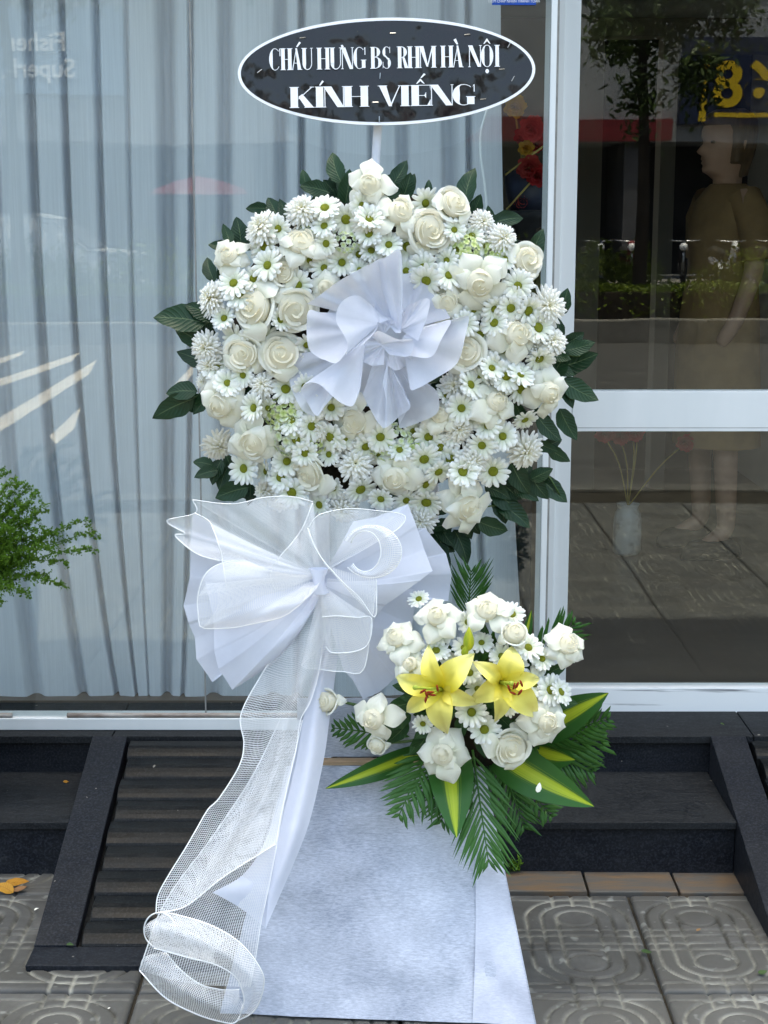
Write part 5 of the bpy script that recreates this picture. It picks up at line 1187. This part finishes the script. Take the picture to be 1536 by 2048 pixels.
def frond(b, t, half, n, Yb, Yt, fwd=38, shape=1.0, lw=9.0, sides=(1, -1)):
    """trimmed palm frond: a rib with leaflets cut to a spear outline"""
    pb_, pt = P(*b, Yb), P(*t, Yt); d = pt - pb_; L = np.linalg.norm(d); e = d / L; k = scl((Yb + Yt) / 2, t[1]); nv = np.array([0, -1, .2]); sd = np.cross(e, nv); sd /= np.linalg.norm(sd); nv = np.cross(sd, e)
    mb = MB(); mb.tube([pb_ + d * s_ + nv * .006 * math.sin(math.pi * s_) for s_ in np.linspace(0, .97, 9)], np.linspace(.0028, .001, 9), 6); o = mb.build('palm_frond', MT['palm'], bq, True)
    for i in range(n):
        s0 = .06 + .88 * i / (n - 1)
        for side in sides:
            rt = pb_ + d * (s0 + rnd.uniform(-.01, .01)) + nv * .006 * math.sin(math.pi * s0)
            a = R(fwd + rnd.uniform(-4, 4)) * (1 - .25 * s0); dv = e * math.cos(a) + sd * side * math.sin(a)
            prof = half * k * max(.16, math.sin(math.pi * min(1, .25 + .78 * s0 * shape)) if s0 < .8 else (1 - s0) * 3.0)
            ln = prof / math.sin(a) * rnd.uniform(.92, 1.05); hw = lw * k * (.6 + .4 * math.sin(math.pi * s0)) * .5; up = np.cross(dv, nv)
            dr = -nv * .12
            q0, q1 = rt + dv * ln * .03 - nv * .001, rt + dv * ln; md = rt + dv * ln * .55 + nv * .006
            cut = e * hw * 1.1; hw = min(hw * 1.2, .44 * (L / n) * math.sin(a) * 1.0 + .0008)
            S = np.array([[q0 - up * hw * .4, q0 + nv * .0012, q0 + up * hw * .4], [md - up * hw, md + nv * .002, md + up * hw], [q1 - up * hw - cut * side * .9 + dr * ln * .3, q1 + nv * .0015 + dr * ln * .3, q1 + up * hw + cut * side * .9 + dr * ln * .3]])
            U = np.array([[(t_, w_) for w_ in (0, .5, 1)] for t_ in (0, .5, 1)])
            m2 = MB(); m2.grid(S, U); m2.build('leaflet', MT['palm'], o, True)
frond((935, 1240), (942, 1138), 46, 13, -1.0, -1.02, 32, 1.0, 11)
frond((1060, 1320), (1150, 1245), 40, 9, -.99, -1.02, 34, 1, 10)
frond((800, 1470), (661, 1455), 36, 11, -1.085, -1.12, 50, 1, 9)
frond((1070, 1480), (1222, 1435), 50, 12, -1.0, -1.08, 42, 1, 12)
frond((1020, 1490), (1212, 1480), 60, 10, -.98, -1.04, 40, 1, 13)
frond((860, 1490), (795, 1637), 54, 12, -1.11, -1.20, 48, 1, 12)
frond((945, 1500), (978, 1732), 66, 15, -1.11, -1.22, 34, 1, 16)
frond((970, 1490), (1110, 1640), 46, 15, -.99, -1.10, 52, 1, 10)
frond((900, 1500), (835, 1600), 62, 9, -1.10, -1.17, 40, 1, 15)
frond((990, 1490), (1050, 1660), 56, 12, -1.03, -1.09, 40, 1, 13)
frond((930, 1490), (880, 1650), 54, 12, -1.10, -1.18, 40, 1, 13)
frond((1050, 1480), (1190, 1545), 50, 12, -.99, -1.04, 42, 1, 12)
for i in range(64):
    a = rnd.uniform(0, 6.28); q = rnd.uniform(.25, 1.05); x, y = BCX + 10 + 190 * q * math.cos(a), BCY + 10 - 130 * q * math.sin(a)
    c = P(x, y, bdepth(x, y) + .035); m_ = LFB[i % 2]
    ob('leaf', m_, bq, frame(c, (math.cos(a), rnd.uniform(-.4, .1), math.sin(a)), (rnd.uniform(-.3, .3), -1, rnd.uniform(-.1, .5)), rnd.uniform(46, 74) * scl(-1.1, y)))
# stems of the buds at the left
for pts in (((690, 1405), (730, 1415), (790, 1440)), ((780, 1485), (820, 1482), (860, 1470))):
    mb = MB(); mb.tube(spline([P(*p, -1.13) for p in pts], 8), .003, 6); mb.build('stem', MT['stem'], bq, True)

# ================================================================== CLOTH: rosette, bow, ribbon tails
def uvlen(S):
    nu, nv = S.shape[:2]
    du = np.linalg.norm(np.diff(S, axis=0), axis=2).mean(1); dv = np.linalg.norm(np.diff(S, axis=1), axis=2).mean(0)
    # along the outer edge so that gathered cloth shows a denser weave at the knot
    du = np.linalg.norm(np.diff(S[:, -1], axis=0), axis=1)
    u = np.concatenate([[0], np.cumsum(du)]); v = np.concatenate([[0], np.cumsum(dv)])
    U, V_ = np.meshgrid(u, v, indexing='ij'); return np.stack([U, V_], -1)
def polyline(pts, n):
    p = np.asarray(pts, float); t = np.concatenate([[0], np.cumsum(np.linalg.norm(np.diff(p, axis=0), axis=1))]); t /= t[-1]
    u = np.sort(np.unique(np.concatenate([np.linspace(0, 1, n - len(p) + 2), t[1:-1]])))
    return np.stack([np.interp(u, t, p[:, k]) for k in range(3)], -1)
def fan(apex, bnd, nu=44, nv=16, bulge=0.0, spread=0.12, ripple=0.0, start=0.03, crisp=0.0, pleat=0.0, waves=3.0):
    B = spline(bnd, nu)
    if crisp:
        B = polyline(bnd, nu); nu = len(B)
    A0 = np.asarray(apex, float); c = B.mean(0)
    A = A0 + (B - c) * spread * .35
    S = np.zeros((nu, nv, 3)); ph = rnd.uniform(0, 6)
    uu = np.linspace(0, 1, nu); wv = pleat * (np.sin(uu * waves * 6.28 + ph) + .5 * np.sin(uu * waves * 15.1 + 2 * ph)) * np.sin(np.pi * uu) ** .5
    B = B.copy(); B[:, 1] -= wv
    for j, v in enumerate(np.linspace(start, 1, nv)):
        S[:, j] = A * (1 - v) + B * v
        S[:, j, 1] -= bulge * math.sin(math.pi * v) + ripple * np.sin(np.linspace(0, 9, nu) + ph) * math.sin(math.pi * v)
    return S, B
def loft(rails, nu=60, nv=18, ripple=0.0):
    Rl = np.array([spline(r_, nu) for r_ in rails]); S = np.zeros((nu, nv, 3))
    for i in range(nu): S[i] = spline(Rl[:, i], nv)
    if ripple:
        S[:, :, 1] += ripple * np.sin(np.linspace(0, 14, nu))[:, None] * np.sin(np.linspace(0, math.pi, nv))[None, :]
    return S
def surf(name, S, mat, par, smooth=True):
    mb = MB(); mb.grid(S, uvlen(S)); return mb.build(name, MT[mat], par, smooth)
def cord(par, pts, r_=.0011, n=40):
    mb = MB(); mb.tube(spline(pts, n), r_, 6); return mb.build('edge_cord', MT['cord'], par, True)

ros = empty('paper_rosette', (0, 0, 0), label='ruffled white paper rosette pinned in the middle of the wreath', cat='rosette')
Zr = lambda X, Y, d: P(560 + X / 3.84, 480 + Y / 3.84, -1.055 - d * .0125)
FANS = [((830, 640, 3), [(205, 490, 2), (290, 435, 3), (460, 310, 4), (640, 210, 5), (800, 140, 6), (925, 75, 7)]),
        ((850, 640, 3), [(925, 75, 7), (800, 150, 4), (715, 190, 1), (690, 330, 0), (680, 480, .5)]),
        ((930, 710, 5), [(705, 340, 2), (712, 180, 4), (815, 130, 7), (925, 85, 8), (942, 370, 8)]),
        ((935, 690, 3), [(942, 260, 2), (1060, 255, 1), (1110, 290, 1), (1160, 400, 1), (1230, 470, 1.5), (1310, 600, 2.5)]),
        ((935, 690, 4), [(945, 560, 2), (960, 525, 2.5), (1010, 490, 4), (1145, 455, 6), (1125, 600, 7), (1060, 775, 6.5)]),
        ((940, 740, 4), [(1120, 660, 3), (1200, 640, 4), (1315, 620, 6), (1240, 760, 8), (1160, 895, 8), (980, 890, 6)]),
        ((950, 760, 3), [(1315, 615, 4), (1380, 595, 3), (1450, 590, 2), (1420, 750, 3.5), (1360, 950, 5), (1200, 1060, 6), (1060, 1135, 6.5), (1000, 1140, 6), (985, 1000, 4.5), (980, 890, 4)]),
        ((860, 900, 3), [(985, 1100, 3), (1060, 1140, 3), (1160, 1125, 3.5), (1215, 1190, 4), (1210, 1320, 3), (1080, 1400, 2.5), (940, 1445, 2), (920, 1415, 2.5), (1000, 1270, 4)]),
        ((830, 890, 4), [(730, 900, 5), (660, 1120, 4), (640, 1190, 3.5), (700, 1310, 4), (750, 1395, 5.5), (808, 1442, 6), (815, 1250, 6.5), (790, 1100, 6)]),
        ((820, 910, 4), [(808, 1442, 6), (870, 1400, 4.5), (930, 1345, 4), (1000, 1265, 5), (900, 1080, 5)]),
        ((650, 800, 5), [(575, 890, 4), (610, 1040, 5), (620, 1120, 7), (590, 1220, 8), (550, 1277, 8), (470, 1250, 7.5), (400, 1195, 7), (320, 1120, 6), (250, 1095, 5), (185, 1105, 4)]),
        ((480, 950, 2), [(185, 1105, 4), (160, 1160, 3), (190, 1220, 3), (280, 1350, 4), (340, 1280, 5), (405, 1205, 6)]),
        ((640, 820, 2), [(310, 935, 1), (200, 870, 0), (130, 880, 0), (75, 930, .5), (60, 1010, 1), (90, 1150, 1.5), (170, 1300, 2), (260, 1360, 2)]),
        ((760, 640, 6), [(840, 608, 5), (760, 560, 5), (690, 490, 5.5), (610, 430, 6), (520, 440, 7), (450, 510, 8), (430, 590, 9), (440, 650, 9.5), (490, 730, 9.5), (520, 800, 9), (510, 870, 8.5), (480, 905, 8)]),
        ((720, 700, 6), [(480, 905, 8), (560, 850, 8.5), (660, 780, 8), (740, 690, 7), (765, 625, 6.5)]),
        ((600, 700, 3), [(430, 560, 2), (320, 555, 3), (225, 540, 4), (205, 640, 5), (205, 740, 5.5), (225, 840, 5.5), (290, 895, 5), (350, 925, 6), (430, 945, 7), (500, 880, 7)]),
        ((770, 800, 6), [(700, 740, 7), (760, 700, 8), (900, 760, 8.5), (1020, 770, 7.5), (990, 890, 7), (840, 880, 7.5)]),
        ((840, 660, 4), [(760, 640, 5), (800, 600, 4), (850, 600, 5), (930, 700, 6), (890, 715, 6)])]
FANS += [((790, 740, .5), [(300 + 460 * 0, 900, -.5), (330, 620, -1), (560, 380, -1), (900, 300, -1), (1150, 480, -1), (1240, 800, -1), (1100, 1080, -1), (850, 1250, -1), (560, 1150, -1), (300, 900, -.5)]),
         ((800, 720, 3), [(700, 560, 3.5), (760, 470, 3), (880, 470, 3.5), (960, 560, 4)]), ((800, 800, 4), [(640, 760, 4.5), (600, 900, 5), (700, 960, 5), (800, 960, 5.5)]), ((860, 800, 4), [(820, 960, 4.5), (900, 1000, 4), (1000, 930, 4), (1040, 820, 4.5)])]
for ap, bn in FANS:
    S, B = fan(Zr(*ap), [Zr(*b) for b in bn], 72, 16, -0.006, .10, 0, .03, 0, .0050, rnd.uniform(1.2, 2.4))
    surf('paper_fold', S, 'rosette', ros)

bow = empty('ribbon_bow', (0, 0, 0), label='big white bow of paper and net with long tails trailing down the left', cat='bow')
Zb = lambda X, Y, d: P(270 + X / 2.363, 980 + Y / 2.363, -1.09 - d * .0125)
K = (868, 420)
PAP = [((K[0], K[1] + 10, 1), [(275, 110, 1), (262, 260, 1.5), (260, 410, 1), (230, 545, 0), (255, 630, .5), (282, 700, 1), (290, 800, 1.5), (365, 907, 2), (402, 880, 3), (400, 760, 3)], .015),
       ((K[0], K[1] + 40, 3), [(330, 430, 2.0), (372, 600, 4), (375, 760, 5), (395, 850, 6), (460, 945, 6), (560, 882, 5.5), (650, 822, 4.5), (745, 725, 4), (850, 560, 3)], .04),
       ((K[0], K[1], -1), [(1240, 190, -1), (1370, 180, -2), (1470, 300, -2.5), (1497, 400, -2), (1480, 525, -2), (1400, 520, -1.5), (1320, 500, -1)], .0),
       ((K[0] + 10, K[1] + 10, 1), [(1030, 150, 0), (1130, 130, .5), (1290, 66, 1.5), (1330, 170, 2), (1368, 285, 2.5), (1406, 382, 3), (1350, 425, 3.5), (1180, 545, 3), (1110, 640, 2)], .03),
       ((K[0] + 10, K[1] + 30, 0), [(1240, 440, .5), (1335, 470, 0), (1310, 640, 0), (1270, 760, .5), (1230, 885, 1), (1150, 960, 1.5), (1078, 990, 1.8), (1030, 900, 2), (985, 850, 2)], .0)]
for ap, bn, bu in PAP:
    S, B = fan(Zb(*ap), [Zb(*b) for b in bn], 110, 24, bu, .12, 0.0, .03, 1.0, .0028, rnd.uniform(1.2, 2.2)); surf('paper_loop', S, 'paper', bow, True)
NET = [((K[0], K[1] - 30, 5), [(842, 55, 4), (745, 33, 4), (620, 33, 4), (450, 66, 4), (272, 46, 3)], .01, True),
       ((K[0], K[1] - 20, 4), [(272, 46, 3), (286, 108, 3), (150, 145, 2), (240, 205, 3), (186, 216, 3.5), (290, 300, 5), (400, 335, 6)], .0, True),
       ((K[0], K[1] - 20, 6), [(282, 108, 4), (350, 150, 5), (395, 255, 6.5), (420, 380, 7), (432, 465, 7)], .01, True),
       ((K[0], K[1] - 10, 6), [(520, 330, 7), (400, 350, 7), (330, 400, 7), (297, 500, 7), (300, 590, 7), (316, 652, 7.5), (430, 655, 8), (560, 632, 8), (720, 586, 7.5), (845, 470, 6)], .045, True),
       ((K[0], K[1] - 20, 5), [(316, 652, 7), (385, 560, 6.5), (385, 470, 6), (340, 445, 5.5), (300, 500, 6)], .0, False),
       ((K[0], K[1] - 20, 5), [(660, 470, 7), (640, 400, 7), (680, 320, 6.5), (780, 200, 5.5), (840, 60, 4.5)], .01, True),
       ((K[0], K[1] - 30, 5), [(815, 185, 6), (850, 132, 6), (900, 106, 6), (1000, 90, 5.5), (1130, 95, 5), (1272, 118, 4.5), (1255, 172, 5), (1180, 225, 6)], .01, True),
       ((K[0] + 40, K[1] - 60, 6), [(816, 180, 6.5), (860, 290, 7.5), (950, 400, 8), (1060, 510, 8), (1132, 602, 7.5), (1142, 500, 7), (1140, 420, 6.5)], .008, True),
       ((K[0] + 20, K[1] + 10, 5), [(1142, 430, 6), (1120, 600, 6.5), (1080, 848, 6.5), (980, 855, 6.5), (880, 848, 6), (785, 835, 5.5), (860, 760, 5), (905, 690, 5), (880, 590, 5)], .008, True),
       ((K[0] + 20, K[1] + 40, 6), [(885, 600, 7), (960, 595, 7.5), (1050, 605, 7.5), (1118, 610, 7), (1090, 740, 7), (940, 770, 7), (900, 740, 6.5)], .006, True)]
for ap, bn, bu, cd_ in NET:
    S, B = fan(Zb(*ap), [Zb(*b) for b in bn], 96, 18, bu, .14, .002, .06, 0, .0032, rnd.uniform(1.2, 2.4)); o = surf('net_loop', S, 'net', bow)
    if cd_: cord(o, B + np.array([0, -.0008, 0]), .00095)
# the rolled eye of the right loop
eo = [Zb(1118 + 142 * math.cos(a), 292 + 124 * math.sin(a), 6.5 + 1.2 * math.cos(a)) for a in np.linspace(-2.7, 2.5, 26)]
ei = [Zb(1088 + 74 * math.cos(a), 290 + 96 * math.sin(a), 8.2 + .8 * math.cos(a)) for a in np.linspace(-2.7, 2.5, 26)]
em = [Zb(1108 + 118 * math.cos(a), 292 + 116 * math.sin(a), 8.6 + 1.0 * math.cos(a)) for a in np.linspace(-2.7, 2.5, 26)]
o = surf('net_loop', loft([eo, em, ei], 60, 12), 'net', bow); cord(o, ei, .00115); cord(o, eo, .00115)
# gathered knot
mb = MB(); kc = Zb(868, 420, 7); S = np.array([[kc + np.array([.010 * (1 + 1.2 * (z / .03) ** 2) * math.cos(a) * (1 + .18 * math.sin(5 * a)), .012 * math.sin(a), z - .004]) for a in np.linspace(0, 2 * math.pi, 20, endpoint=False)] for z in np.linspace(-.024, .024, 9)])
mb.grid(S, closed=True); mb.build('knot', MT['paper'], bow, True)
# tails (photo pixels, depth)
T_ = lambda *p: [P(x, y, Y) for x, y, Y in p]
S = loft([T_((648, 1300, -1.10), (612, 1420, -1.16), (590, 1533, -1.21), (566, 1633, -1.25), (552, 1698, -1.275), (538, 1766, -1.295)),
          T_((655, 1300, -1.11), (632, 1430, -1.175), (618, 1530, -1.225), (595, 1635, -1.265), (570, 1715, -1.29), (536, 1800, -1.31)),
          T_((676, 1310, -1.09), (659, 1440, -1.15), (647, 1522, -1.19), (620, 1640, -1.24), (588, 1726, -1.275), (531, 1858, -1.315))], 60, 16, .003)
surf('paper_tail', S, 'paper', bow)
S = loft([T_((640, 1290, -1.07), (595, 1480, -1.14), (540, 1660, -1.22), (490, 1745, -1.27), (425, 1785, -1.31)),
          T_((645, 1290, -1.07), (605, 1480, -1.14), (560, 1660, -1.23), (525, 1765, -1.29), (480, 1818, -1.30)),
          T_((655, 1290, -1.07), (620, 1480, -1.14), (580, 1660, -1.23), (556, 1770, -1.285), (531, 1856, -1.31))], 60, 16, .004)
surf('paper_tail', S, 'paper', bow)
la = T_((625, 1215, -1.13), (566, 1285, -1.15), (524, 1348, -1.17), (482, 1429, -1.19), (488, 1487, -1.20), (478, 1533, -1.22), (438, 1597, -1.24), (416, 1619, -1.245), (391, 1662, -1.26), (370, 1698, -1.275), (337, 1751, -1.29), (316, 1791, -1.30), (312, 1827, -1.31))
lm1 = T_((636, 1215, -1.15), (590, 1310, -1.18), (555, 1400, -1.20), (530, 1470, -1.20), (522, 1533, -1.215), (490, 1600, -1.225), (462, 1660, -1.245), (440, 1700, -1.26), (410, 1745, -1.28), (385, 1785, -1.30), (372, 1812, -1.315))
lm2 = T_((642, 1215, -1.16), (615, 1320, -1.20), (590, 1400, -1.235), (565, 1470, -1.25), (550, 1533, -1.265), (525, 1600, -1.28), (500, 1650, -1.29), (480, 1690, -1.305), (465, 1725, -1.32), (450, 1752, -1.33))
lr = T_((652, 1215, -1.14), (640, 1330, -1.17), (622, 1400, -1.20), (601, 1440, -1.22), (592, 1500, -1.245), (572, 1583, -1.275), (558, 1650, -1.30), (552, 1688, -1.32))
S = loft([la, lm1, lm2, lr], 90, 26); o = surf('net_tail', S, 'net', bow); cord(o, S[:, 0], .0013, 90); cord(o, S[-1], .0014, 40); cord(o, S[:, -1] * .999 + CAM * .001, .0008, 60)
la2 = T_((560, 1440, -1.17), (500, 1560, -1.20), (420, 1680, -1.24), (352, 1770, -1.27), (315, 1835, -1.285), (296, 1890, -1.295), (279, 1940, -1.30))
lb2 = T_((590, 1440, -1.17), (545, 1580, -1.22), (490, 1720, -1.265), (440, 1800, -1.285), (405, 1860, -1.30), (385, 1910, -1.31), (370, 1965, -1.32))
lc2 = T_((605, 1440, -1.17), (570, 1600, -1.23), (548, 1720, -1.285), (532, 1800, -1.31), (521, 1850, -1.315), (513, 1905, -1.325), (500, 1975, -1.33))
S = loft([la2, lb2, lc2], 80, 22); o = surf('net_tail', S, 'net', bow); cord(o, S[:, 0], .0012, 80); cord(o, S[:, -1], .0010, 80)
# curled end of the net tail: upper roll and lower lip
up_ = T_((330, 1826, -1.33), (350, 1829, -1.345), (420, 1850, -1.365), (480, 1886, -1.375), (522, 1940, -1.375), (527, 1976, -1.365), (508, 2022, -1.35), (470, 2044, -1.34))
um_ = T_((290, 1855, -1.36), (335, 1862, -1.38), (400, 1885, -1.40), (460, 1918, -1.405), (502, 1958, -1.40), (508, 1985, -1.39), (496, 2018, -1.37), (478, 2036, -1.35))
ul_ = T_((308, 1897, -1.345), (330, 1902, -1.36), (375, 1915, -1.38), (432, 1930, -1.385), (470, 1953, -1.38), (484, 1980, -1.37), (488, 2006, -1.36), (480, 2030, -1.345))
S = loft([up_, um_, ul_], 60, 20); o = surf('net_curl', S, 'net', bow); cord(o, S[:, 0], .0013, 60); cord(o, S[:, -1], .0013, 60)
o = surf('net_curl', loft([T_((330, 1826, -1.33), (400, 1850, -1.34), (450, 1880, -1.345)), T_((300, 1850, -1.325), (370, 1880, -1.33), (430, 1905, -1.34)), T_((308, 1897, -1.345), (370, 1915, -1.35), (430, 1930, -1.36))], 30, 14), 'net', bow)
rg_ = [P(319 + 31 * math.cos(a), 1860 + 35 * math.sin(a), -1.345 - .016 * math.cos(a + .6)) for a in np.linspace(0, 2 * math.pi, 30)]
cord(o, rg_, .0014, 60)
lo1 = T_((279, 1941, -1.31), (330, 1995, -1.35), (390, 2027, -1.365), (440, 2043, -1.36), (472, 2044, -1.345), (487, 2008, -1.335))
lo2 = T_((288, 1915, -1.325), (335, 1960, -1.375), (390, 1998, -1.395), (435, 2016, -1.39), (465, 2018, -1.37), (480, 1995, -1.35))
lo3 = T_((330, 1903, -1.32), (362, 1940, -1.36), (400, 1968, -1.375), (435, 1978, -1.37), (460, 1980, -1.36), (478, 1979, -1.345))
S = loft([lo1, lo2, lo3], 60, 18); o = surf('net_curl', S, 'net', bow); cord(o, S[:, 0], .0013, 60); cord(o, S[:, -1], .0009, 60)

# ================================================================== LEAFY PLANT AT THE LEFT EDGE
MT['fern'] = leaf_mat('fine_spray_leaf', (0.06, 0.15, 0.012), (0.13, 0.24, 0.02), (0.12, 0.22, 0.02), 0.5, 0.3, None, 0.01)
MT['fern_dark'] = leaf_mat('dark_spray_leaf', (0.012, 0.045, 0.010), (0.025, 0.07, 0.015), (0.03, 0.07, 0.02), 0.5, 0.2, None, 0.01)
MT['planter'] = simple('grey_planter', (0.16, 0.16, 0.16), (0.12, 0.12, 0.12), 8, 0.7, 0.3)
YF = -0.40
pb0 = P(-95, 1205, YF)
pl = empty('leafy_plant', (pb0[0], YF, ZS + .0005), label='airy green plant with fine sprays reaching in from the left edge', cat='plant')
mb = MB(); hp_ = pb0[2] - ZS - .03; mb.lathe([(0, 0), (.065, 0), (.085, hp_ * .5), (.10, hp_), (.09, hp_), (.08, hp_ - .03), (0, hp_ - .03)], 28); mb.build('planter', MT['planter'], pl, True)
tips = [(14, 949), (35, 966), (63, 985), (82, 997), (94, 1021), (88, 1063), (115, 1069), (176, 1049), (196, 1071), (190, 1101), (132, 1128), (94, 1155), (126, 1172), (3, 1205), (58, 1189), (50, 975), (75, 1040), (100, 1100), (60, 1120), (40, 1010), (20, 1060), (70, 1080),
        (-20, 960), (-60, 990), (-40, 1040), (-120, 1000), (-150, 1060), (10, 1150), (30, 1100), (55, 1050), (-10, 1080), (-30, 1120), (0, 1040), (15, 1085), (-5, 1130), (25, 1130), (5, 1010), (35, 1050), (5, 990), (25, 1030), (85, 1090), (45, 1075), (15, 1120), (65, 1020)]
for k, (tx, ty) in enumerate(tips):
    tp = P(tx, ty, YF + rnd.uniform(-.07, .07)); b0 = pb0 + np.array([rnd.uniform(-.03, .03), rnd.uniform(-.03, .03), -.02])
    md = b0 * .45 + tp * .55 + np.array([0, 0, .02 + .03 * rnd.random()]); L = spline([b0, md, tp + np.array([-.012, 0, .008]), tp], 30)
    br_ = MB(); br_.tube(L, np.linspace(.0022, .0006, 30), 4); br_o = br_.build('branch', MT['fern'], pl, True); br_o.matrix_parent_inverse = Matrix.Translation(pl.location).inverted()
    pts, tw = [], MB()
    for i in range(6, 30):
        for _ in range(4):
            dv = nrg.normal(size=3); dv /= np.linalg.norm(dv); ln = (.030 if i < 22 else .016) * rnd.uniform(.4, 1); e_ = L[i] + dv * ln
            tw.tube([L[i], e_], .0004, 3, False)
            for q in np.linspace(.35, 1, 6): pts.append(L[i] * (1 - q) + e_ * q + nrg.normal(size=3) * .0022)
    tw.build('twigs', MT['fern'], br_o)
    r_ = leaf_cloud(np.array(pts), .0078, .3, .6); ob('leaves', fast_mesh('leaves', r_[0], r_[1], MT['fern'], r_[2]), br_o)
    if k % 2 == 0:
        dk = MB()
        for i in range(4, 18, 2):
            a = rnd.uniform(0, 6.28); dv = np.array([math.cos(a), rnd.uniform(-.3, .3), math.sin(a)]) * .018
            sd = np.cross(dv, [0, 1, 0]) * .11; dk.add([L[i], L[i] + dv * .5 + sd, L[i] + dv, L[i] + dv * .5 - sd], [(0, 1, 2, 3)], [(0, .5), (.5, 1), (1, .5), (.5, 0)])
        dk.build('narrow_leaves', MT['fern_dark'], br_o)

# ================================================================== SMALL THINGS ON THE GROUND
MT['deadleaf'] = leaf_mat('orange_dead_leaf', (0.38, 0.17, 0.02), (0.45, 0.24, 0.03), (0.30, 0.14, 0.03), 0.6, 0.15)
MT['brownleaf'] = leaf_mat('brown_dead_leaf', (0.22, 0.11, 0.05), (0.30, 0.18, 0.08), (0.2, 0.1, 0.04), 0.7, 0.1)
MT['greenleaf'] = leaf_mat('fallen_green_leaf', (0.03, 0.07, 0.02), (0.05, 0.09, 0.02), (0.1, 0.14, 0.05), 0.4, 0.1)
MT['whitepetal'] = petal_mat('fallen_petal', (0.8, 0.8, 0.7), (0.86, 0.86, 0.82), .2)
def fallen(px, py, ln, ang, mat, label, z=.006, name='fallen_leaf', cat='leaf'):
    m_ = rnd.choice(LF).copy(); m_.materials.clear(); m_.materials.append(MT[mat]); c = G(px, py, z)
    ob(name, m_, None, frame(c, (math.cos(R(ang)), math.sin(R(ang)), .05), (rnd.uniform(-.3, .3), rnd.uniform(-.5, -.1), 1), ln), label=label, cat=cat)
fallen(34, 1764, .055, 20, 'deadleaf', 'larger orange fallen leaf at the foot of the left step', .012)
fallen(8, 1776, .05, 160, 'deadleaf', 'orange fallen leaf cut by the left edge of the picture', .010)
fallen(40, 1777, .035, 5, 'brownleaf', 'small dark brown fallen leaf beside the orange leaves')
fallen(1293, 1903, .024, -10, 'greenleaf', 'small green fallen leaf on the paving right of the stand')
fallen(1397, 1859, .012, 30, 'brownleaf', 'tiny brown leaf scrap on the paving near the right ramp')
fallen(1525, 1944, .022, 20, 'greenleaf', 'green fallen leaf at the right edge of the paving')
fallen(140, 1889, .016, -5, 'greenleaf', 'small yellow green leaf at the foot of the left ramp border', .02)
fallen(132, 1563, .014, 10, 'deadleaf', 'tiny yellow leaf on the left step tread', ZS + .004)
fallen(1445, 1448, .012, -20, 'greenleaf', 'short green stalk lying on the granite landing by the door', ZP + .004)
fallen(73, 1818, .012, 40, 'whitepetal', 'white petal on the paving left of the ramp', .006, 'fallen_petal', 'petal')
fallen(218, 2016, .006, 40, 'whitepetal', 'tiny white petal on the paving below the ramp', .006, 'fallen_petal', 'petal')
o = ob('fallen_petal', LF[0].copy(), None, frame(P(1077, 1575, -1.245), (.25, -.1, 1), (0, -1, .3), 20 * scl(-1.24, 1575)), label='small white petal lying on the striped leaf', cat='petal')
o.data.materials.clear(); o.data.materials.append(MT['whitepetal'])
wd_ = empty('weed', G(1030, 1742, .004), label='small green weed growing beside the stand at the step foot', cat='weed')
for k in range(9):
    a = rnd.uniform(-.9, .9); h_ = rnd.uniform(.02, .045); b0 = G(1027 + rnd.uniform(-9, 12), 1744, .004); t1 = b0 + np.array([math.sin(a) * h_, rnd.uniform(-.02, .01), h_])
    m2 = MB(); m2.tube([b0, t1], .0008, 4); s_ = part_of(m2.build('stem', MT['stem']), wd_)
    r_ = leaf_cloud(np.array([b0 * (1 - q) + t1 * q for q in np.linspace(.4, 1, 5)]) + nrg.normal(size=(5, 3)) * .004, .014, .3, .6); part_of(ob('leaves', fast_mesh('leaves', r_[0], r_[1], MT['fern'], r_[2])), wd_)
